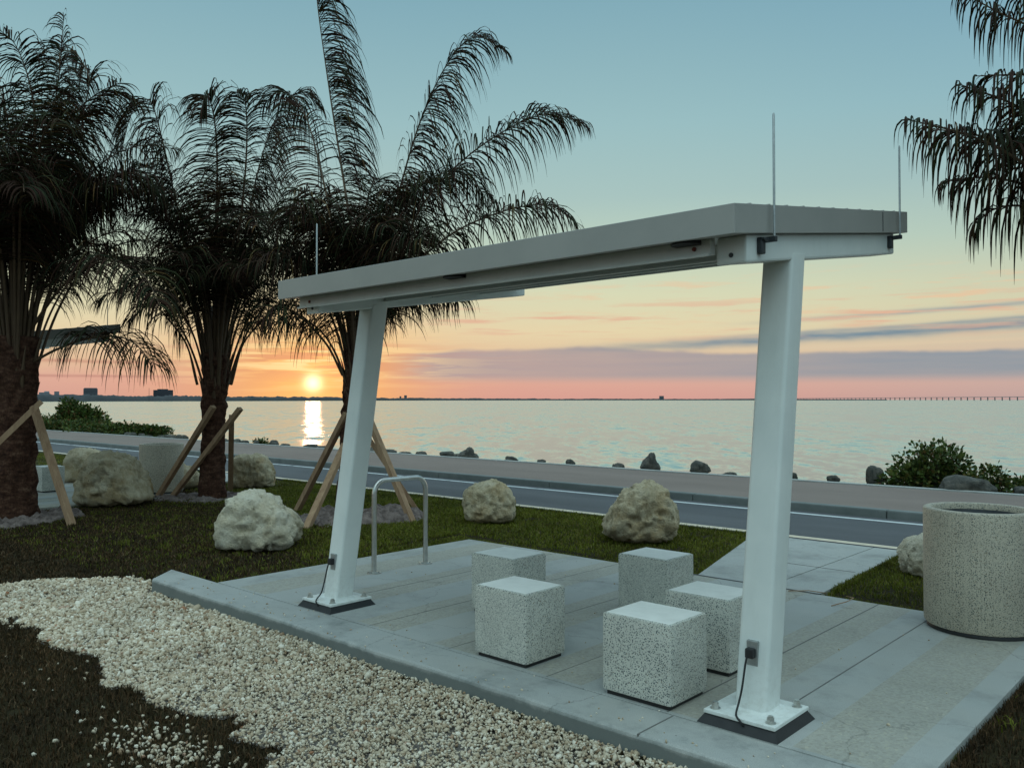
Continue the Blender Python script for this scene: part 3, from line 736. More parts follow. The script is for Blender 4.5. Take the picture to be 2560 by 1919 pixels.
def fbm(P_, s, seed, oct=4):
    r = np.zeros(len(P_)); a = 1.0
    for o in range(oct):
        r += a * np.array([mnoise.noise(Vector((p[0] * s + seed * 7.7, p[1] * s + seed, p[2] * s - seed * 3.1))) for p in P_]); a *= 0.52; s *= 2.1
    return r
def rock(name, sil, depth, w, h, pos, mat, seed, label=None, sub=5, amp=0.05, group=None, pits=0.0, faceangle=True):
    """sil: outline in (right, up) fractions as seen from the viewing side, centre of the base at 0"""
    if "boulder" in name: w, h, depth = w * 1.17, h * 1.10, depth * 1.12
    pts = []
    rs = random.Random(seed)
    for (a, b) in sil:
        for dd, k in ((-0.5, 0.66 + rs.random() * 0.2), (-0.18, 1.0), (0.2, 0.97), (0.5, 0.6 + rs.random() * 0.2)):
            pts.append(((a * w) * k, dd * depth, (b * h - 0.4 * h) * k))
    D, F_ = ico(sub)
    r = hull_radius(pts, D)
    P_ = D * r[:, None]
    P_ = P_ + D * (fbm(P_, 2.2 / w, seed, 3) * amp * w)[:, None] + D * (fbm(P_, 8.0 / w, seed + 3, 4) * amp * 0.55 * w + fbm(P_, 26.0 / w, seed + 5, 3) * amp * 0.34 * w)[:, None]
    rid = np.abs(fbm(P_, 5.0 / w, seed + 9, 2)); P_ = P_ - D * (np.clip(0.16 - rid, 0, 1) * 0.16 * w)[:, None]
    vd = np.array([(lambda q: q[1] - q[0])(mnoise.voronoi(Vector(tuple(p * (3.4 / w) + seed)))[0]) for p in P_])
    P_ = P_ + D * ((np.clip(vd, 0, 0.5) - 0.25) * amp * 0.8 * w)[:, None]
    if pits:
        q = fbm(P_, 16.0 / w, seed + 20, 1); P_ = P_ - D * (np.clip(q - 0.32, 0, 1) * pits * w)[:, None]
    P_[:, 2] += 0.4 * h
    ang_ = YAW if faceangle else rs.random() * 6.28
    c, s_ = math.cos(ang_), math.sin(ang_)
    W = np.stack([P_[:, 0] * c - P_[:, 1] * s_, P_[:, 0] * s_ + P_[:, 1] * c, P_[:, 2]], -1)
    o = np_mesh(name, W, F_, mat, None, False); o.location = pos
    if label: tag(o, label, "rock", group or "limestone boulders on the lawn")
    return o
silA = [(-0.50, 0.10), (-0.49, 0.28), (-0.40, 0.44), (-0.36, 0.86), (-0.22, 0.99), (-0.02, 1.0), (0.22, 0.84), (0.40, 0.60), (0.50, 0.34), (0.47, 0.08), (0.36, 0.0), (-0.40, 0.0)]
silB = [(-0.5, 0.0), (-0.48, 0.45), (-0.36, 0.82), (-0.18, 0.98), (0.05, 0.97), (0.22, 0.80), (0.34, 0.50), (0.5, 0.14), (0.5, 0.04), (0.3, 0.0)]
silE = [(-0.42, 0.05), (-0.5, 0.35), (-0.46, 0.72), (-0.28, 0.96), (0.0, 1.02), (0.26, 0.93), (0.44, 0.62), (0.5, 0.30), (0.46, 0.04), (0.0, -0.02)]
silF = [(-0.5, 0.10), (-0.44, 0.24), (-0.30, 0.62), (-0.22, 0.88), (-0.02, 1.0), (0.2, 1.0), (0.38, 0.84), (0.47, 0.55), (0.5, 0.16), (0.30, 0.0), (-0.2, 0.0)]
silD = [(-0.5, 0.0), (-0.5, 0.6), (-0.4, 0.92), (-0.1, 1.0), (0.2, 0.95), (0.42, 0.70), (0.5, 0.35), (0.4, 0.0)]
Z0 = -0.07
rock("boulder", silA, 0.80, 0.97, 0.68, (-8.42, 5.05, Z0), M["rock_white"], 1, "pale nearly white boulder on the dark grass left of the left post", amp=0.05, pits=0.10)
rock("boulder", silB, 0.95, 1.14, 0.93, (-13.55, 5.62, Z0), M["rock_tan"], 2, "biggest rough boulder between the left palm and the distant bin", amp=0.05, pits=0.14)
rock("boulder", silE, 0.70, 0.76, 0.63, (-7.85, 8.15, Z0), M["rock_tan"], 3, "rounded tan boulder at the lawn edge right of the bike rack", amp=0.045, pits=0.12)
rock("boulder", silF, 0.78, 0.90, 0.76, (-5.58, 8.33, Z0), M["rock_tan"], 4, "craggy boulder with rusty orange hollows, in front of the road between the posts", amp=0.055, pits=0.18)
rock("boulder", silD, 0.72, 0.82, 0.70, (-14.30, 8.45, Z0), M["rock_tan"], 5, "boulder just right of the second palm trunk", amp=0.05, pits=0.14)
rock("boulder", silE, 0.55, 0.46, 0.42, (-2.50, 8.55, Z0), M["rock_white"], 6, "small boulder partly hidden by the large bin", amp=0.05, pits=0.12)
rock("boulder", silD, 0.80, 0.95, 0.74, (-17.55, 6.75, Z0), M["rock_tan"], 7, "brownish boulder behind the biggest one, on its left", amp=0.05, pits=0.14, sub=4)
rock("boulder", silA, 0.70, 1.15, 0.62, (-15.35, 7.35, Z0), M["rock_tan"], 8, "low brown boulder behind the distant bin", amp=0.05, pits=0.14, sub=4)

silP = [(-0.5, 0.0), (-0.42, 0.28), (-0.12, 0.6), (0.0, 1.0), (0.14, 0.92), (0.28, 0.5), (0.5, 0.14), (0.5, 0.0)]
# rocks of the sea edge
rip = [rock("riprap_rock", sl_, 0.7, 1.0, 0.6, (0, 0, 0), M["rock_dark"], 40 + i, sub=3, amp=0.07) for i, sl_ in enumerate((silA, silB, silD, silF, silE, silP))]
hero = [(-10.40, 15.98, 0.56, 0.46, 0.0, "pointed dark rock rising above the shore pavement, nearly above the craggy boulder", 5),
        (-9.20, 16.05, 0.60, 0.33, 0.0, "rounded dark rock on the shore pavement edge, just left of the right post", 0),
        (-16.1, 15.9, 0.75, 0.36, 0.0, "broad peaked dark rock on the shore, above the rounded tan boulder", 5),
        (-5.52, 15.9, 0.42, 0.44, 2.0, "upright grey rock on the shore edge left of the right bush", 4),
        (-3.95, 15.75, 1.15, 0.36, 0.0, "long low grey rock under the right bush", 0)]
used = set()
def place_rip(x_, y_, w_, h_, rz, label, k):
    if k in used: o = rip[k].copy(); COL.objects.link(o)
    else: o = rip[k]; used.add(k)
    o.location = (x_, y_, 0.02); o.scale = (w_, w_, h_ / 0.6); o.rotation_euler = (0, 0, rz)
    tag(o, label, "rock", "dark rocks along the shore edge")
for x_, y_, w_, h_, rz, lb, k in hero: place_rip(x_, y_, w_, h_, rz, lb, k)
rr = random.Random(5)
xx = -38.0
while xx < -2.5:
    w_ = rr.uniform(0.28, 0.62); hh = rr.uniform(0.15, 0.22) * (1.15 if rr.random() < 0.25 else 0.85)
    if not any(abs(xx - q[0]) < 0.45 for q in hero): place_rip(xx, 15.75 + rr.uniform(0, 0.5), w_, hh, rr.uniform(0, 6.28), "low dark rock lining the far edge of the shore pavement", rr.randrange(6))
    xx += rr.uniform(0.4, 1.3)

# ================================================================== PALMS
def catmull(P_, n):
    P_ = np.array(P_, float); P_ = np.vstack([2 * P_[0] - P_[1], P_, 2 * P_[-1] - P_[-2]]); o = []
    for i in range(1, len(P_) - 2):
        for k in range(n):
            t = k / n; a, b, c, d = P_[i - 1], P_[i], P_[i + 1], P_[i + 2]
            o.append(0.5 * (2 * b + (c - a) * t + (2 * a - 5 * b + 4 * c - d) * t * t + (3 * b - a - 3 * c + d) * t ** 3))
    o.append(P_[-2]); return np.array(o)
def resample(C_, n):
    s = np.concatenate([[0], np.cumsum(np.linalg.norm(np.diff(C_, axis=0), axis=1))]); t = np.linspace(0, s[-1], n)
    return np.stack([np.interp(t, s, C_[:, i]) for i in range(3)], -1), s[-1]
def unit(v): return v / np.maximum(np.linalg.norm(v, axis=-1, keepdims=True), 1e-9)
def frond_geo(curve, R, start=0.42, ll=0.62, n=64, droop=0.30, wid=0.020, stalk=0.028, gap=0.0, flat=0.0, bias=0.0):
    """returns leaflet quads and rachis tube"""
    C_, L = resample(curve, 28)
    n = int(n * L / 3.2)
    t = np.sort(np.concatenate([R.uniform(start, 0.995, n), R.uniform(start, 0.995, n)])); side = np.where(np.arange(len(t)) % 2 == 0, 1.0, -1.0)
    if gap: 
        keep = R.random(len(t)) > gap; t, side = t[keep], side[keep]
    s = t * 27; i = np.clip(s.astype(int), 0, 26); f = (s - i)[:, None]
    P_ = C_[i] * (1 - f) + C_[i + 1] * f; T = unit(C_[i + 1] - C_[i])
    sd = np.cross(T, UPV); sd = np.where(np.linalg.norm(sd, axis=1, keepdims=True) < 0.12, np.array([[1.0, 0.2, 0]]), sd); sd = unit(sd)
    nn = unit(np.cross(sd, T))
    u = (t - start) / (1 - start)
    length = ll * (0.62 + 0.38 * np.sin(np.clip(u * 1.05 + 0.1, 0, 1) * math.pi)) * R.uniform(0.82, 1.12, len(t)) * (1 - 0.5 * smooth01((u - 0.78) / 0.22))
    up_ = R.uniform(-0.15, 0.75, len(t)) * (1 - flat) + 0.15 * flat
    D = unit(sd * (side * 1.0)[:, None] + T * (0.12 + 1.0 * u ** 2.5)[:, None] + nn * up_[:, None] + RT * bias)
    nseg = 6; pts = [P_]; cur = P_; d = D
    for k in range(nseg):
        cur = cur + d * (length / nseg)[:, None]; pts.append(cur)
        d = unit(d + np.array([0, 0, -1.0]) * (droop * (0.60 + 0.24 * k) * R.uniform(0.7, 1.3, len(t)))[:, None] + R.normal(0, 0.018, (len(t), 3)))
    pts = np.stack(pts, 1)                                   # (L, nseg+1, 3)
    wv = unit(np.cross(D, nn) + R.normal(0, 0.45, (len(t), 3)))
    prof = np.array([0.5, 0.9, 1.0, 0.95, 0.8, 0.5, 0.1])[None, :, None] * wid * 0.5
    A = pts - wv[:, None, :] * prof; B = pts + wv[:, None, :] * prof
    V_ = np.stack([A, B], 2).reshape(-1, 3); m_ = nseg + 1
    base = (np.arange(len(t)) * m_ * 2)[:, None]; q = np.arange(nseg)[None, :] * 2
    F_ = np.stack([base + q, base + q + 1, base + q + 3, base + q + 2], -1).reshape(-1, 4)
    # rachis: 4-sided tube
    Tt = unit(np.gradient(C_, axis=0)); s2 = np.cross(Tt, UPV) + 1e-4; s2 = unit(s2); n2 = unit(np.cross(s2, Tt)); rad = (stalk * (1 - np.linspace(0, 1, 28)) ** 0.8 + 0.004)[:, None]
    ring = np.stack([C_ + s2 * rad, C_ + n2 * rad * 0.7, C_ - s2 * rad, C_ - n2 * rad * 0.7], 1).reshape(-1, 3)
    b_ = (np.arange(27) * 4)[:, None]; k4 = np.arange(4)[None, :]; k5 = (np.arange(4) + 1)[None, :] % 4
    RF = np.stack([b_ + k4, b_ + k5, b_ + 4 + k5, b_ + 4 + k4], -1).reshape(-1, 4)
    return V_, F_, ring, RF
def arch(base, az_, el0, bend, L, R):
    n = 24; p = np.array(base, float); o = [p.copy()]; e = el0; a = az_
    for k in range(n):
        tt = k / n; d = np.array([math.cos(a) * math.cos(e), math.sin(a) * math.cos(e), math.sin(e)])
        p = p + d * L / n; o.append(p.copy()); e -= bend / n * (0.12 + 2.64 * tt * tt); a += R.normal(0, 0.012)
    return np.array(o)
def make_palm(label, pos, trunk_h, r0, r1, heroes, nrand, seed, lean=(0, 0), azfilter=None, Lr=(3.3, 4.6), leaf=0.62, density=64, wid=0.02, hero_kw=None, biases=None):
    R = np.random.default_rng(seed); pos = np.array(pos, float)
    t = thing("palm_tree", label, "palm tree", tuple(pos), "feather palms planted in the lawn")
    # trunk
    n, m_ = 40, 46; Z_ = np.linspace(0, trunk_h, m_); A = np.linspace(0, 2 * np.pi, n, endpoint=False)
    rad = r1 + (r0 - r1) * np.exp(-Z_ / 0.5); rad = rad + 0.10 * r1 * smooth01((Z_ - trunk_h * 0.55) / (trunk_h * 0.45))
    VV = []
    for k, z in enumerate(Z_):
        f = z / trunk_h; cx_, cy_ = pos[0] + lean[0] * f, pos[1] + lean[1] * f
        for j, a in enumerate(A):
            boot = 0.20 * r1 * (0.5 + 0.5 * math.sin(a * 5 + z * 16 + 1.3 * math.sin(z * 3 + j * 0.3))) * (0.3 + f)
            rr_ = rad[k] + boot + 0.05 * mnoise.noise(Vector((math.cos(a) * 3, math.sin(a) * 3, z * 6 + seed))) + 0.02 * mnoise.noise(Vector((math.cos(a) * 9, math.sin(a) * 9, z * 16 + seed)))
            if k == m_ - 1: rr_ *= 0.3
            VV.append((cx_ + rr_ * math.cos(a), cy_ + rr_ * math.sin(a), pos[2] + z))
    I_ = np.arange(n * m_).reshape(m_, n); J = np.roll(I_, -1, 1)
    np_mesh("trunk", VV, np.stack([I_[:-1], J[:-1], J[1:], I_[1:]], -1).reshape(-1, 4), M["bark"], t, True)
    LV, LF, SV, SF = [], [], [], []; lo = so = 0
    def add(curve, **kw):
        nonlocal lo, so
        a, b, c, d = frond_geo(curve, R, **kw); LV.append(a); LF.append(b + lo); lo += len(a); SV.append(c); SF.append(d + so); so += len(c)
    for hi, hf in enumerate(heroes):
        W = [pos + RT * a + FW * c + np.array([0, 0, b - pos[2]]) for a, b, c in hf]
        kw = dict(ll=leaf * 1.12, n=density * 1.5, droop=0.52, wid=wid * 1.15); kw.update(hero_kw or {}); kw["bias"] = (biases or {}).get(hi, 0.0)
        add(catmull(W, 8), **kw)
    cr = np.array([pos[0] + lean[0], pos[1] + lean[1], pos[2] + trunk_h])
    k = 0
    while k < nrand:
        f = (k + 0.5) / nrand; a = k * 2.39996 + R.normal(0, 0.25)
        el0 = math.radians(89 - 11 * f ** 1.2 + R.normal(0, 2)); bend = math.radians(105 + 30 * f + R.normal(0, 14)); L = R.uniform(*Lr) * (1.0 - 0.15 * f)
        k += 1
        if azfilter and not azfilter(a, f): continue
        zb = cr + np.array([math.cos(a), math.sin(a), 0]) * r1 * 0.75 + np.array([0, 0, -0.36 * trunk_h * f])
        add(arch(zb, a, el0, bend, L, R), ll=leaf, n=density, droop=R.uniform(0.30, 0.52), wid=wid, start=0.44 + 0.10 * R.random())
    # short leaf stubs round the neck of the trunk
    for k in range(16):
        a = k * 2.4; zb = cr + np.array([math.cos(a), math.sin(a), 0]) * r1 * 0.95 + np.array([0, 0, -0.45 * trunk_h * R.random()])
        C_ = arch(zb, a, math.radians(80), 0.2, R.uniform(0.25, 0.7), R); _, _, c_, d_ = frond_geo(C_, R, n=1, stalk=0.035); SV.append(c_); SF.append(d_ + so); so += len(c_)
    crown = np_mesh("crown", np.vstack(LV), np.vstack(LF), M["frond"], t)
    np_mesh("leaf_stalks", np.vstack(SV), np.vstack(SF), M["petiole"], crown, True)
    return t
HERO_P3 = [
    [(0.10,2.10,0.00),(0.13,3.35,0.00),(-0.09,4.72,0.20),(-0.35,6.14,0.40),(-0.55,7.41,0.50),(-0.68,8.41,0.70)],
    [(0.20,2.17,0.00),(0.38,3.34,-0.10),(0.72,4.43,-0.20),(1.06,5.50,-0.30),(1.45,6.29,-0.40),(1.84,6.64,-0.50),(2.20,6.41,-0.60)],
    [(0.23,2.17,0.00),(0.59,3.20,-0.20),(1.07,4.25,-0.40),(1.62,4.83,-0.60),(2.28,5.24,-0.80),(2.83,5.39,-1.00),(3.27,5.22,-1.10)],
    [(0.23,2.10,0.00),(0.73,3.18,-0.30),(1.47,3.81,-0.70),(2.22,4.09,-1.00),(2.82,4.13,-1.20),(3.16,3.85,-1.40)],
    [(0.20,2.04,0.00),(0.46,2.71,0.20),(0.83,3.15,0.50),(1.21,3.40,0.80),(1.51,3.15,1.10)],
    [(-0.07,1.97,0.00),(-0.25,2.39,-0.20),(-0.53,2.72,-0.40),(-0.79,2.89,-0.60),(-0.98,2.68,-0.80)],
    [(0.07,2.17,0.00),(-0.17,3.65,0.20),(-0.48,4.94,0.50),(-0.83,6.00,0.80),(-1.23,6.43,1.00),(-1.58,6.28,1.20)],
    [(0.16,2.17,0.00),(0.36,3.41,0.40),(0.65,4.52,0.80),(1.09,5.15,1.30),(1.58,5.33,1.70),(1.95,4.95,2.00)],
]
HERO_P2 = [
    [(0.00,1.95,0.00),(0.02,3.64,0.00),(0.13,5.12,-0.20),(0.20,6.01,-0.50),(0.21,6.41,-0.90),(0.21,5.99,-1.20)],
    [(-0.12,1.95,0.00),(-0.35,3.64,0.00),(-0.57,4.97,-0.20),(-0.80,6.11,-0.30),(-0.90,6.49,-0.50),(-1.11,6.19,-0.60),(-1.21,5.58,-0.70)],
    [(-0.25,1.87,0.00),(-0.35,2.51,-0.20),(-0.61,2.92,-0.30),(-0.82,3.16,-0.50),(-1.03,2.88,-0.70)],
    [(0.31,1.87,0.00),(0.56,2.51,-0.20),(0.93,2.92,-0.30),(1.28,3.16,-0.50),(1.56,2.81,-0.70)],
    [(0.08,1.95,0.00),(0.40,3.98,0.20),(0.64,5.48,0.30),(0.96,6.54,0.40),(1.37,6.97,0.50),(1.63,6.68,0.60)],
    [(-0.08,1.95,0.00),(-0.61,3.98,0.20),(-1.20,4.93,0.30),(-1.80,5.19,0.40),(-2.28,4.66,0.50)],
    [(0.08,1.95,0.00),(0.51,3.88,-0.40),(0.79,5.33,-0.80),(0.91,6.13,-1.20),(0.90,6.19,-1.60)],
]
HERO_P1 = [
    [(0.16,2.09,0.00),(0.65,2.30,-0.20),(1.26,2.46,-0.40),(1.85,2.42,-0.60),(2.29,2.06,-0.80)],
    [(0.10,2.67,0.00),(0.29,3.95,0.00),(0.45,5.24,0.00),(0.51,6.24,0.10),(0.57,7.09,0.10)],
    [(0.06,2.67,0.00),(0.42,4.28,0.00),(0.75,5.46,0.10),(1.12,6.02,0.20),(1.57,5.89,0.30)],
    [(0.03,2.67,0.00),(-0.03,4.60,0.00),(-0.29,5.92,0.10),(-0.74,6.67,0.20)],
    [(0.16,2.67,0.00),(0.69,3.97,0.10),(1.16,4.71,0.20),(1.57,4.87,0.30),(1.86,4.43,0.40)],
    [(0.16,2.54,0.00),(0.83,3.20,-0.30),(1.54,3.47,-0.60),(2.16,3.24,-0.90),(2.52,2.79,-1.20)],
    [(0.03,2.67,0.00),(0.33,4.21,-0.30),(0.57,5.42,-0.60),(0.50,6.21,-0.90),(0.33,6.37,-1.20)],
    [(0.10,2.67,0.00),(0.19,4.15,0.30),(0.36,5.22,0.60),(0.59,6.38,0.80),(0.21,7.01,1.00)],
]
HERO_P4 = [
    [(-0.06,2.30,0.00),(-0.40,2.80,0.00),(-0.89,3.11,-0.05),(-1.29,3.30,-0.10),(-1.77,3.41,-0.15)],
    [(-0.06,2.37,0.00),(-0.34,2.98,0.00),(-0.62,3.32,0.00),(-0.98,3.55,0.00),(-1.35,3.69,0.00)],
    [(-0.06,2.43,0.00),(-0.31,3.81,0.20),(-0.55,4.20,0.40),(-0.80,4.40,0.50),(-1.02,4.60,0.60)],
    [(-0.06,2.30,0.00),(-0.31,2.62,0.20),(-0.62,2.92,0.30),(-0.86,2.97,0.40),(-1.02,2.85,0.45)],
    [(-0.06,2.37,0.00),(-0.25,3.26,0.10),(-0.52,3.63,0.10),(-0.77,3.78,0.10),(-1.20,3.78,0.10)],
    [(-0.03,2.37,0.00),(-0.25,3.70,-0.30),(-0.55,4.15,-0.40),(-0.85,4.25,-0.50),(-1.10,4.15,-0.55)],
    [(-0.03,2.37,0.00),(-0.15,3.50,0.30),(-0.40,4.30,0.50),(-0.75,4.75,0.60),(-1.05,4.80,0.70)],
    [(-0.03,2.37,0.00),(-0.15,3.00,0.10),(-0.45,3.45,0.10),(-0.75,3.50,0.10),(-0.95,3.30,0.10)],
    [(-0.06,2.30,0.10),(-0.35,2.95,0.15),(-0.70,3.25,0.20),(-1.05,3.42,0.25),(-1.45,3.50,0.30)],
    [(-0.03,2.37,-0.1),(-0.28,3.25,-0.2),(-0.60,3.75,-0.30),(-0.90,3.92,-0.35),(-1.15,3.95,-0.40)],
    [(-0.03,2.30,0.2),(-0.25,2.80,0.35),(-0.55,3.10,0.45),(-0.85,3.22,0.55),(-1.15,3.20,0.60)],
]
make_palm("leftmost palm, dark trunk at the left edge of the picture with a dense crown", (-13.08, 4.02, -0.05), 2.6, 0.30, 0.235, HERO_P1, 50, 11, leaf=0.92, Lr=(2.8, 4.5), wid=0.017, density=62, biases={2: 0.8, 7: -0.8, 3: -0.8})
make_palm("middle palm with a thick brown trunk and a narrow vase of leaf stalks", (-13.12, 6.98, -0.05), 2.5, 0.22, 0.165, HERO_P2, 42, 12, lean=(0.04, 0.04), leaf=0.92, Lr=(2.5, 3.8), wid=0.017, density=62, biases={0: -0.7, 1: -0.6, 4: 0.7, 6: -0.5})
make_palm("palm behind the left post, its fronds arching over the shelter roof", (-9.85, 7.30, -0.05), 2.5, 0.19, 0.13, HERO_P3, 42, 13, lean=(0.12, 0.09), leaf=0.92, Lr=(2.2, 3.3), wid=0.017, density=62, biases={0: 1.3, 1: 0.8, 2: 0.4, 6: -0.7})
def right_only(a, f):
    d = math.cos(a) * RT[0] + math.sin(a) * RT[1]; return d > 0.05
make_palm("palm beyond the right edge of the picture, tattered fronds reaching in", (-0.54, 6.94, -0.05), 2.1, 0.22, 0.15, HERO_P4, 46, 14, azfilter=right_only, leaf=0.60, density=46, wid=0.024, hero_kw=dict(start=0.22, ll=0.74, n=115, droop=1.35, wid=0.0155, gap=0.15, stalk=0.024))

# timber props against the trunks
def prop(a, b, label, w=0.089, d=0.038):
    a, b = Vector(a), Vector(b); ax = (b - a).normalized(); s_ = ax.cross(Vector((0, 0, 1))).normalized(); n_ = s_.cross(ax)
    mb = MB(); q = lambda p: [p + s_ * (i * w / 2) + n_ * (j * w / 2 * 0.75) for i, j in ((-1, -1), (1, -1), (1, 1), (-1, 1))]
    mb.prism(q(a), q(b)); o = mb.build("timber_prop", M["wood"]); o.data.transform(__import__("mathutils").Matrix.Translation(-a)); o.location = a
    tag(o, label, "timber prop", "timber props bracing the palms")
props = [((-12.72, 2.62, -0.1), (-12.28, 4.09, 1.60), "timber prop leaning from the left edge of the picture onto the leftmost palm"),
 ((-11.85, 4.35, -0.1), (-12.60, 4.10, 1.53), "timber prop on the right of the leftmost palm, its foot in the dark grass"),
 ((-14.02, 6.44, -0.1), (-12.74, 6.80, 1.51), "left of two slanting timber props on the middle palm, ending lower at its foot"),
 ((-13.73, 6.52, -0.1), (-12.36, 7.06, 1.48), "longer slanting timber prop crossing in front of the middle palm trunk"),
 ((-13.95, 7.78, -0.1), (-13.17, 7.36, 1.35), "upright timber prop behind the right side of the middle palm"),
 ((-10.77, 7.03, -0.1), (-9.73, 7.20, 1.43), "outer left timber prop of the palm behind the left post"),
 ((-9.22, 6.16, -0.1), (-9.60, 7.08, 1.0), "short timber prop just left of the left post"),
 ((-8.67, 7.54, -0.1), (-9.50, 7.40, 1.38), "front right timber prop behind the bike rack"),
 ((-9.30, 8.23, -0.1), (-9.85, 7.50, 1.28), "rear right timber prop behind the bike rack, leaning farther back")]
for a, b, lb in props: prop(a, b, lb)

# planting mounds of chalky soil round the trunks
def mound(cx_, cy_, rx, ry, h, seed, label):
    n = 90; g_ = np.linspace(-1, 1, n); X, Y = np.meshgrid(g_, g_, indexing="ij"); rr_ = np.sqrt(X * X + Y * Y) + (vnoise(X, Y, 3, seed) - 0.5) * 0.35
    Z_ = h * smooth01((1 - rr_) / 0.45) * (0.6 + 0.8 * vnoise(X, Y, 5, seed + 1)) + (0.09 * (vnoise(X, Y, 11, seed + 2) - 0.5) + 0.06 * (vnoise(X, Y, 26, seed + 3) - 0.5)) * smooth01((1.05 - rr_) / 0.2)
    a = YAW; U, W = X * rx, Y * ry
    V_ = np.stack([U * math.cos(a) - W * math.sin(a), U * math.sin(a) + W * math.cos(a), Z_ - 0.10], -1).reshape(-1, 3)
    I_ = np.arange(n * n).reshape(n, n); o = np_mesh("soil_mound", V_, np.stack([I_[:-1, :-1], I_[1:, :-1], I_[1:, 1:], I_[:-1, 1:]], -1).reshape(-1, 4), M["soil"], None, False)
    o.location = (cx_, cy_, 0.0); tag(o, label, "soil mound", "soil mounds at the palm trunks")
mound(-9.45, 7.15, 1.10, 0.95, 0.17, 3, "lumpy grey soil mound behind the bike rack and left post")
mound(-13.15, 7.0, 1.3, 0.7, 0.10, 8, "low soil mound at the foot of the middle palm")
mound(-13.0, 4.2, 0.75, 0.7, 0.11, 15, "low soil mound at the foot of the leftmost palm")

# ================================================================== GRAVEL
GP = np.array([(-9.6, 2.1), (-8.99, 2.65), (-8.96, 2.96), (-8.83, 3.25), (-8.63, 3.50), (-8.27, 3.64), (-7.87, 3.66), (-7.45, 3.47), (-1.1, 3.449), (-0.4, 2.2), (-1.5, 0.9), (-2.4, 1.3), (-3.2, 1.9), (-3.37, 2.12), (-3.55, 2.23), (-3.76, 2.37), (-3.98, 2.33), (-4.32, 2.28), (-4.62, 2.24), (-5.03, 2.22), (-5.71, 2.31), (-6.56, 2.32), (-7.18, 2.31), (-7.6, 2.24), (-8.1, 1.7), (-8.9, 1.5)])
def inside(P_, poly):
    x, y = P_[:, 0], P_[:, 1]; c = np.zeros(len(P_), bool); j = len(poly) - 1
    for i in range(len(poly)):
        a, b = poly[i], poly[j]
        if a[1] != b[1]:
            hit = ((a[1] > y) != (b[1] > y)) & (x < (b[0] - a[0]) * (y - a[1]) / (b[1] - a[1]) + a[0]); c ^= hit
        j = i
    return c
def gravel_mask(P_):
    Q = P_ + np.stack([vnoise(P_[:, 0], P_[:, 1], 3.5, 4) - 0.5, vnoise(P_[:, 0], P_[:, 1], 3.5, 6) - 0.5], -1) * 0.22 + np.stack([vnoise(P_[:, 0], P_[:, 1], 14, 4) - 0.5, vnoise(P_[:, 0], P_[:, 1], 14, 6) - 0.5], -1) * 0.10
    Q = np.where((P_[:, 1] > 3.25)[:, None] & (P_[:, 0] > -7.6)[:, None], P_, Q)
    return inside(Q, GP)
D3, F3 = None, None
def pebbles(P_, size, seed, mat, zoff):
    R = np.random.default_rng(seed); base, F_ = ico(1); nb = len(base); N = len(P_)
    M_ = R.normal(0, 1, (N, 3, 3)); 
    Q_, _ = np.linalg.qr(M_)
    sc = np.stack([R.uniform(0.8, 1.4, N), R.uniform(0.65, 1.05, N), R.uniform(0.4, 0.75, N)], -1) * size[:, None]
    jit = 1 + R.normal(0, 0.17, (N, nb, 1))
    L = base[None] * jit * sc[:, None, :]
    W = np.einsum("nij,nvj->nvi", Q_, L) + np.stack([P_[:, 0], P_[:, 1], zoff], -1)[:, None, :]
    FF = (F_[None] + (np.arange(N) * nb)[:, None, None]).reshape(-1, 3)
    return W.reshape(-1, 3), FF
Pn = np.stack([rng.uniform(-9.7, -0.3, 150000), rng.uniform(0.9, 3.72, 150000)], -1); Pn = Pn[gravel_mask(Pn)]
# drop what is far too dense away from the camera side
dist = np.hypot(Pn[:, 0], Pn[:, 1]); Pn = Pn[rng.random(len(Pn)) < np.clip(5.4 / dist, 0.35, 1.0)]
Pn = Pn[:62000]; dist = np.hypot(Pn[:, 0], Pn[:, 1])
size = 0.0085 * np.exp(rng.normal(0, 0.30, len(Pn))) * np.clip(dist / 4.8, 1.0, 1.5) * np.where(rng.random(len(Pn)) < 0.06, 1.5, 1)
tz = terrain_z(Pn[:, 0], Pn[:, 1]) + rng.uniform(0.0, 0.022, len(Pn)) + (vnoise(Pn[:, 0], Pn[:, 1], 4, 9) - 0.4) * 0.02 + 0.03 * smooth01((Pn[:, 1] - 3.0) / 0.45) * (Pn[:, 0] > -7.5)
# loose chips scattered over the turf beside the bed
Ps = np.stack([rng.uniform(-8.5, -1.6, 5200), rng.uniform(0.9, 3.9, 5200)], -1); Ps = Ps[~gravel_mask(Ps)]
dn = vnoise(Ps[:, 0], Ps[:, 1], 2.2, 12); patch = np.exp(-(((Ps[:, 0] + 4.1) / 0.42) ** 2 + ((Ps[:, 1] - 1.93) / 0.20) ** 2))
Ps = Ps[(rng.random(len(Ps)) < 0.06 * (dn > 0.6) + 0.45 * patch) & ~((Ps[:, 1] > 3.4) & (Ps[:, 0] > -7.5))]
Pk = np.stack([rng.normal(-4.1, 0.30, 300), rng.normal(1.93, 0.12, 300)], -1); Ps = np.vstack([Ps, Pk[~gravel_mask(Pk)]])
ss = rng.uniform(0.008, 0.016, len(Ps)); ts = terrain_z(Ps[:, 0], Ps[:, 1]) + 0.012
Pz = np.vstack([np.stack([rng.uniform(-7.4, -1.2, 110), 3.46 + np.abs(rng.normal(0, 0.16, 110))], -1), np.stack([rng.uniform(-6.9, -1.2, 60), rng.uniform(3.5, 6.9, 60)], -1)])
Ps = np.vstack([Ps, Pz]); ss = np.concatenate([ss, rng.uniform(0.004, 0.009, len(Pz))]); ts = np.concatenate([ts, np.full(len(Pz), 0.003)])
Va, Fa = pebbles(np.vstack([Pn, Ps]), np.concatenate([size, ss]), 3, None, np.concatenate([tz, ts]))
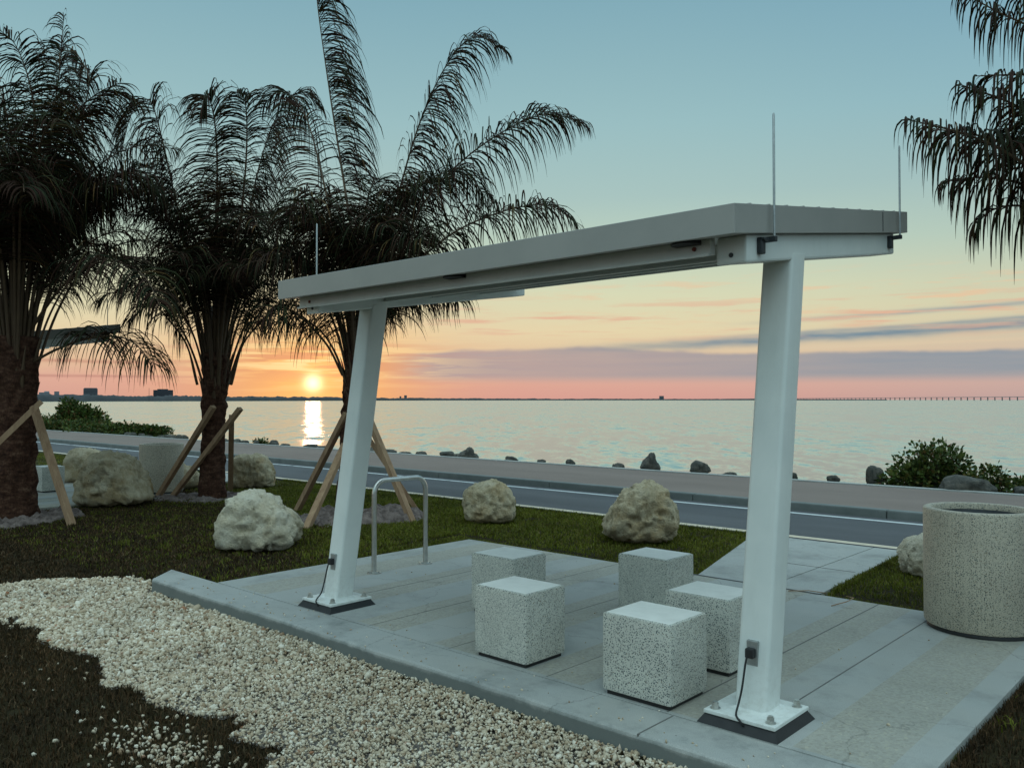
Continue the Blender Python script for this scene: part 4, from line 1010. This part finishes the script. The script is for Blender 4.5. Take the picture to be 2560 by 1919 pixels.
tag(np_mesh("gravel", Va, Fa, M["gravel"]), kind="stuff", label="bed of pale limestone chips in front of the shelter slab", cat="gravel")
# bed under the chips, its colour darkened for the shade in their gaps
gx = np.arange(-9.7, -0.3, 0.05); gy = np.arange(0.9, 3.73, 0.05); X, Y = np.meshgrid(gx, gy, indexing="ij"); cen = np.stack([X[:-1, :-1] + .025, Y[:-1, :-1] + .025], -1).reshape(-1, 2)
I_ = np.arange(X.size).reshape(X.shape); FF = np.stack([I_[:-1, :-1], I_[1:, :-1], I_[1:, 1:], I_[:-1, 1:]], -1).reshape(-1, 4)[gravel_mask(cen)]
tag(np_mesh("gravel_bed", np.stack([X, Y, terrain_z(X, Y) + 0.006], -1).reshape(-1, 3), FF, simple("shaded_gravel_bed", (0.05, 0.042, 0.035), (0.16, 0.14, 0.12), 60, 0.95, 0, 0.6, 90, 0.01)), kind="structure")

# ================================================================== GRASS
def on_hard(P_):
    x, y = P_[:, 0], P_[:, 1]; m = np.zeros(len(P_), bool)
    for dx in (0, DX):
        m |= (x > -7.0 + dx) & (x < -1.14 + dx) & (y > 3.78) & (y < 6.94)
        m |= (x > -7.58 + dx) & (x < -1.12 + dx) & (y > 3.44) & (y < 3.79)
        m |= (x > -4.02 + dx - (y - 6.96) * 0.275) & (x < -2.87 + dx - (y - 6.96) * 0.05) & (y >= 6.93)
    return m
def blades(P_, h, w, seed):
    R = np.random.default_rng(seed); N = len(P_); a = R.uniform(0, 2 * np.pi, N); la = R.uniform(0, 2 * np.pi, N); le = R.uniform(0.1, 0.9, N)
    B = np.stack([P_[:, 0], P_[:, 1], terrain_z(P_[:, 0], P_[:, 1]) - 0.004], -1); W = np.stack([np.cos(a), np.sin(a), 0 * a], -1) * w[:, None] * 0.5
    ld = np.stack([np.cos(la), np.sin(la), 0 * la], -1) * (le * h)[:, None]
    Mp = B + ld * 0.3 + UPV * (h * 0.6)[:, None]; T = B + ld + UPV * (h * (1 - 0.35 * le))[:, None]
    V_ = np.stack([B - W, B + W, Mp + W * 0.8, Mp - W * 0.8, T], 1).reshape(-1, 3); b = (np.arange(N) * 5)[:, None]
    F_ = np.stack([np.hstack([b, b + 1, b + 2]), np.hstack([b, b + 2, b + 3]), np.hstack([b + 3, b + 2, b + 4])], 1).reshape(-1, 3)
    return V_, F_
def scatter(n, x0, x1, y0, y1): return np.stack([rng.uniform(x0, x1, n), rng.uniform(y0, y1, n)], -1)
# fresh lawn behind and beside the slab
L1 = np.vstack([scatter(90000, -14, -1, 6.9, 9.56), scatter(90000, -13.5, -6.9, 3.5, 7.2), scatter(60000, -30, -12, 3.5, 9.56), scatter(30000, -1.2, 4, 6.5, 9.56)])
L1 = L1[~on_hard(L1)]; L1 = L1[~gravel_mask(L1)]; L1 = L1[vnoise(L1[:, 0], L1[:, 1], 6, 3) > 0.12]
olive = lambda P_: smooth01((P_[:, 1] - 4.6 + np.clip(P_[:, 0] + 9.0, -4, 2) * 0.45) / 2.4 + (vnoise(P_[:, 0], P_[:, 1], 1.2, 31) - 0.5) * 0.7)
L1 = L1[rng.random(len(L1)) < 0.12 + 0.88 * olive(L1)]
d1 = np.hypot(L1[:, 0], L1[:, 1]); h1 = rng.uniform(0.02, 0.05, len(L1)) * np.clip(1.15 - 0.1 * (d1 < 8), 0.8, 1.2)
v_, f_ = blades(L1, h1, rng.uniform(0.005, 0.009, len(L1)) * np.clip(d1 / 7.0, 1, 1.9), 21)
tag(np_mesh("lawn_grass", v_, f_, M["grass"]), kind="stuff", label="short green lawn between the slab and the road", cat="grass")
# ragged longer blades creeping over the slab and path edges, and scattered clumps
def along(n, x0, y0, x1, y1, s=0.02):
    f = rng.random(n); return np.stack([x0 + (x1 - x0) * f + rng.normal(0, s, n), y0 + (y1 - y0) * f + rng.normal(0, s, n)], -1)
LE = np.vstack([along(2600, -7.03, 3.8, -7.03, 6.93), along(1600, -7.0, 6.965, -4.05, 6.965), along(1500, -2.85, 6.965, -1.1, 6.965), along(1500, -4.06, 7.0, -4.75, 9.5), along(1500, -2.84, 7.0, -2.96, 9.5), along(5200, -15, 9.54, -4.8, 9.54), along(1600, -2.9, 9.54, 2, 9.54)])
cl = np.repeat(scatter(520, -14, 1.5, 3.6, 9.4), 26, 0); cl = cl + rng.normal(0, 0.035, cl.shape); cl = cl[~on_hard(cl)]; cl = cl[~gravel_mask(cl)]
LE = np.vstack([LE[~on_hard(LE)], cl])
v_, f_ = blades(LE, rng.uniform(0.035, 0.085, len(LE)), rng.uniform(0.005, 0.009, len(LE)), 23)
tag(np_mesh("grass_tufts", v_, f_, M["grass"]), kind="stuff", label="longer grass tufts in the lawn and along the slab edges", cat="grass")
LE = np.vstack([along(2600, -1.10, 3.4, -1.10, 6.9), along(900, -1.1, 3.42, 0.2, 2.6, 0.05)])
cl = np.repeat(scatter(260, -8.5, 0.8, 1.2, 6.5), 22, 0); cl = cl + rng.normal(0, 0.03, cl.shape); cl = cl[~on_hard(cl)]; cl = cl[~gravel_mask(cl)]
LE = np.vstack([LE, cl]); v_, f_ = blades(LE, rng.uniform(0.03, 0.085, len(LE)), rng.uniform(0.003, 0.006, len(LE)), 24)
tag(np_mesh("turf_tufts", v_, f_, M["grass_dark"]), kind="stuff", label="longer dark tufts in the foreground turf", cat="grass")
# older, darker turf in the foreground
L2 = np.vstack([scatter(120000, -9, -1.0, 0.9, 3.0), scatter(40000, -20, -8, -1.0, 3.9), scatter(60000, -12, 2, -2.0, 0.9), scatter(30000, -1, 6, 0, 6.5), scatter(40000, -1.3, 1.6, 2.6, 7.0), scatter(5000, -1.22, -1.1, 3.4, 7.0)])
L2b = np.vstack([scatter(110000, -14.5, -6.9, 2.6, 7.4), scatter(20000, -26, -14.5, 2.6, 7.4)]); L2b = L2b[rng.random(len(L2b)) < 1 - olive(L2b)]; L2 = np.vstack([L2, L2b])
L2 = L2[~on_hard(L2)]; L2 = L2[~(gravel_mask(L2) & (rng.random(len(L2)) > 0.004))]
pt = np.exp(-(((L2[:, 0] + 4.1) / 0.40) ** 2 + ((L2[:, 1] - 1.93) / 0.17) ** 2)); L2 = L2[rng.random(len(L2)) > pt * 0.6]
L2 = L2[vnoise(L2[:, 0], L2[:, 1], 5, 8) > 0.10]
v_, f_ = blades(L2, rng.uniform(0.018, 0.055, len(L2)), rng.uniform(0.0035, 0.007, len(L2)) * np.clip(np.hypot(L2[:, 0], L2[:, 1]) / 6.0, 1, 2), 22)
tag(np_mesh("turf", v_, f_, M["grass_dark"]), kind="stuff", label="dark brownish turf in the foreground corners", cat="grass")

# ================================================================== BUSHES
def bush(label, pos, rx, ry, h, nclump, seed, lobes=None, leaf=0.07, cat="bush", group=None, name="bush"):
    R = np.random.default_rng(seed); t = thing(name, label, cat, pos, group); V_, F_ = [], []; tw = MB(); pos = np.array(pos)
    lobes = lobes or [(0, 0, 1.0, 1.0)]
    for k in range(nclump):
        lx, lz, lr, lh = lobes[R.integers(len(lobes))]
        d = unit(R.normal(0, 1, 3)); d[2] = abs(d[2]) * 0.9 + 0.1 * R.random(); q = d * (R.random() ** 0.4)
        c = pos + RT * (lx + q[0] * rx * lr) + FW * (q[1] * ry * lr) + UPV * (lz + q[2] * h * lh)
        base_ = pos + RT * (lx * 0.5 + q[0] * rx * 0.15) + UPV * 0.02
        if k % 3 == 0: tw.tube([base_, (base_ + c) / 2 + R.normal(0, 0.03, 3), c], [0.014, 0.009, 0.004], 5, False)
        n = 9; dirs = unit(R.normal(0, 1, (n, 3)) + d * 0.8); P_ = c + dirs * R.uniform(0.02, 0.11, (n, 1)) * (leaf / 0.07)
        nr = unit(R.normal(0, 1, (n, 3))); s1 = unit(np.cross(dirs, nr)); ln = leaf * R.uniform(0.6, 1.15, (n, 1))
        a = P_; b = P_ + dirs * ln * 0.5 + s1 * ln * 0.34; e = P_ + dirs * ln; g_ = P_ + dirs * ln * 0.5 - s1 * ln * 0.34
        V_.append(np.stack([a, b, e, g_], 1).reshape(-1, 3))
    V_ = np.vstack(V_); F_ = np.arange(len(V_)).reshape(-1, 4)
    np_mesh("foliage", V_, F_, M["leaf"], t); tw.build("branches", M["twig"], t); return t
bush("rounded leafy bush beyond the shore pavement on the right", (-4.75, 16.35, 0.0), 0.72, 0.55, 0.74, 460, 31, [(-0.45, 0, 0.55, 0.55), (0.15, 0.1, 0.75, 1.0), (-0.1, 0.1, 0.7, 0.95), (0.6, 0.0, 0.5, 0.55), (0.35, 0.1, 0.55, 1.0)], 0.095)
bush("sprawling low bush at the right edge, beside the rounded one", (-3.55, 16.95, -0.05), 0.75, 0.4, 0.42, 230, 32, [(-0.4, 0.1, 0.5, 0.9), (0.2, 0, 0.6, 0.6), (0.8, 0.0, 0.5, 0.5)], 0.085)
bush("tall loose bush on the far left shore, against the water", (-50.0, 18.6, 0.0), 1.25, 1.0, 1.45, 800, 33, [(-0.5, 0.2, 0.5, 1.0), (0.5, 0, 0.9, 0.7), (0, 0, 0.8, 0.9)], 0.20)
for i, (x_, y_, rx, h_, lb) in enumerate([(-47.5, 17.6, 2.4, 0.48, "low hedge clump under the tall bush on the left shore"), (-41.0, 17.2, 2.2, 0.42, "low brown green hedge clump at the right end of the left shore planting"), (-56.5, 19.0, 2.4, 0.60, "low hedge clump left of the tall bush, beside the palm trunk")]):
    bush(lb, (x_, y_, -0.05), rx, 0.9, h_, 800, 35 + i, [(-0.6 * rx, 0, 0.6, 0.9), (0, 0, 0.8, 1.0), (0.6 * rx, 0, 0.5, 0.7)], 0.15, "hedge", "hedges on the left shore", "hedge")
bush("tiny spiky plant on the shore edge left of the sun reflection", (-27.0, 16.25, -0.05), 0.22, 0.2, 0.20, 40, 39, None, 0.10)

# dead palm stalk and straws on the slab edge
mb = MB(); mb.tube([(-2.63, 6.60, 0.004), (-2.55, 6.72, 0.03), (-2.55, 6.85, 0.035), (-2.66, 6.98, 0.01)], [0.004, 0.004, 0.004, 0.002], 6)
tag(mb.build("dry_stalk", M["wood"]), "thin dry stalk curled on the slab edge left of the large bin", "dry stalk")
mb = MB(); mb.tube([(-2.83, 7.0, 0.004), (-2.95, 6.93, 0.02), (-3.10, 6.86, 0.006)], 0.004, 6)
tag(mb.build("dry_stalk", M["wood"]), "short dry stalk lying across the dark joint behind the right post", "dry stalk")
mb = MB(); mb.tube([(-1.75, 2.6, -0.11), (-2.0, 2.72, -0.095), (-2.35, 2.74, -0.09), (-2.6, 2.86, -0.10)], 0.0035, 6)
tag(mb.build("dry_stalk", M["wood"]), "long thin stem lying on the gravel near the bottom of the picture", "dry stalk")

# ================================================================== FAR SHORE
def polar(x_disp_az, d): 
    a = math.radians(x_disp_az); return (FW * math.cos(a) + RT * math.sin(a)) * d
def far_land():
    n = 900; A = np.linspace(-44, 24, n); V_, F_ = [], []
    d = np.interp(A, [-44, -30, -20, -13, -6, 4, 24], [1250, 1450, 1750, 2300, 3400, 4300, 5600])
    hgt = np.interp(A, [-44, -24, -18, -12, -7, 4, 18, 24], [12, 10.5, 10, 10.5, 10, 8.5, 8, 5])
    hz = hgt * (0.62 + 0.30 * vnoise(A, 0 * A, 2.2, 3) + 0.28 * vnoise(A, 0 * A, 9.0, 4) + 0.14 * vnoise(A, 0 * A, 30.0, 5))
    for i in range(n):
        p = polar(A[i], 1.0)
        V_ += [tuple(p * d[i] + UPV * (WATER_Z - 0.3)), tuple(p * (d[i] + 6) + UPV * (WATER_Z + hz[i] * 0.6)), tuple(p * (d[i] + 30) + UPV * (WATER_Z + hz[i])), tuple(p * (d[i] + 500) + UPV * (WATER_Z + hz[i] * 0.7)), tuple(p * (d[i] + 700) + UPV * (WATER_Z - 2))]
    for i in range(n - 1):
        for k in range(4): a = i * 5 + k; F_.append((a, a + 5, a + 6, a + 1))
    tag(np_mesh("distant_shore", V_, F_, M["far_land"]), kind="structure")
far_land()
def far_building(label, xa, xb, ybot, ytop, d, mat, roofbits=(), rows=5, cols=8):
    """xa..xb are bearings in degrees, heights in metres"""
    pa = polar((xa + xb) / 2, d); w = math.tan(math.radians((xb - xa))) * d; a = -math.radians((xa + xb) / 2) + YAW
    t = thing("distant_building", label, "building", (pa[0], pa[1], WATER_Z), "buildings on the far shore")
    U = Vector((math.cos(a), math.sin(a), 0)); Wv = Vector((-math.sin(a), math.cos(a), 0)); O = Vector((pa[0], pa[1], 0))
    def bx(u0, u1, w0, w1, z0, z1, nm, mt, par):
        mb = MB(); q = [O + U * u0 + Wv * w0, O + U * u1 + Wv * w0, O + U * u1 + Wv * w1, O + U * u0 + Wv * w1]
        mb.prism([(p.x, p.y, z0) for p in q], [(p.x, p.y, z1) for p in q]); return mb.build(nm, mt, par)
    body = bx(-w / 2, w / 2, 0, w * 0.6, WATER_Z, ytop, "wall", mat, t)
    for (f0, f1, hh) in roofbits: bx(-w / 2 + w * f0, -w / 2 + w * f1, w * 0.1, w * 0.5, ytop, ytop + hh, "roof_housing", mat, t)
    mb = MB(); n = 0
    for r in range(rows):
        z0 = ybot + (ytop - ybot) * (r + 0.3) / rows; z1 = ybot + (ytop - ybot) * (r + 0.75) / rows
        q = [O + U * (-w / 2 * 0.93) + Wv * -0.3, O + U * (w / 2 * 0.93) + Wv * -0.3, O + U * (w / 2 * 0.93) + Wv * 0.5, O + U * (-w / 2 * 0.93) + Wv * 0.5]
        mb.prism([(p.x, p.y, z0) for p in q], [(p.x, p.y, z1) for p in q])
    mb.build("window_bands", M["far_glass"] if mat is not M["far_pale"] else M["far_grey"], t)
    return t
dg = lambda x: math.degrees(math.atan((x - 1106) / 1819.8))
zt_ = lambda y, d: 1.62 + (863.2 - y) / 1819.8 * d
far_building("hazy slant topped block at the left end of the far skyline", dg(84), dg(107), 2, zt_(847, 1800), 1800 / math.cos(math.radians(30)), M["far_pale"], [(0.5, 0.98, 2.5)])
far_building("small hazy tower second from the left on the far skyline", dg(117), dg(128), 2, zt_(845, 1800), 1800 / math.cos(math.radians(29)), M["far_pale"], rows=6)
far_building("pale broad high rise, tallest on the far skyline", dg(180), dg(211), 2, zt_(839, 1700), 1700 / math.cos(math.radians(27)), M["far_grey"], [(0.05, 0.95, 1.5)], rows=8)
far_building("long low block left of the pale high rise", dg(152), dg(181), 2, zt_(853, 1720), 1720 / math.cos(math.radians(27.5)), M["far_grey"], rows=2)
far_building("dark broad block with a stepped roof on the far skyline", dg(331), dg(374), 2, zt_(842, 1650), 1650 / math.cos(math.radians(23)), M["far_dark"], [(0.2, 0.75, 2.0)], rows=5)
far_building("low dark roofline just right of the middle palm", dg(508), dg(545), 2, zt_(857, 1900), 1900 / math.cos(math.radians(17)), M["far_dark"], [(0.1, 0.4, 1.0)], rows=2)
far_building("tiny block on the horizon right of the left post", dg(863), dg(867), 2, zt_(855.5, 4000), 4000, M["far_grey"], rows=3)
far_building("taller of the two tiny blocks on the horizon right of the left post", dg(873), dg(879), 2, zt_(853.5, 4000), 4000, M["far_grey"], rows=3)
far_building("lone tiny block on the horizon below the middle of the roof", dg(1424), dg(1434), 2, zt_(855, 4600), 4600, M["far_grey"], rows=3)
pm = polar(dg(322), 1600); mb = MB(); mb.tube([(pm[0], pm[1], WATER_Z), (pm[0], pm[1], zt_(838, 1470))], [0.5, 0.25], 6)
tag(mb.build("radio_mast", M["far_dark"]), "thin mast left of the dark broad block on the far skyline", "mast")
# long low bridge
t = thing("long_bridge", "long low bridge on piers crossing the bay on the right horizon", "bridge", tuple(polar(20, 3600) + UPV * WATER_Z))
pa, pb = polar(dg(1560), 6200), polar(dg(2620), 2750)
du = unit(pb - pa); sdv = np.array([-du[1], du[0], 0]) * 7; zA, zB = 8.5, 13.0
mb = MB(); mb.prism([tuple(pa - sdv + UPV * (zA - 1.7)), tuple(pb - sdv + UPV * (zB - 1.7)), tuple(pb + sdv + UPV * (zB - 1.7)), tuple(pa + sdv + UPV * (zA - 1.7))],
    [tuple(pa - sdv + UPV * zA), tuple(pb - sdv + UPV * zB), tuple(pb + sdv + UPV * zB), tuple(pa + sdv + UPV * zA)]); mb.build("deck", M["bridge"], t)
for k in range(98):
    f = (k + 0.5) / 98; c = pa * (1 - f) + pb * f; ztop = zA * (1 - f) + zB * f - 1.6; w_ = du * 1.0
    mb = MB(); q = [c - w_ - sdv * 0.22, c + w_ - sdv * 0.22, c + w_ + sdv * 0.22, c - w_ + sdv * 0.22]
    mb.prism([(p[0], p[1], WATER_Z - 1) for p in q], [(p[0], p[1], ztop) for p in q]); mb.build("pier", M["bridge"], t)
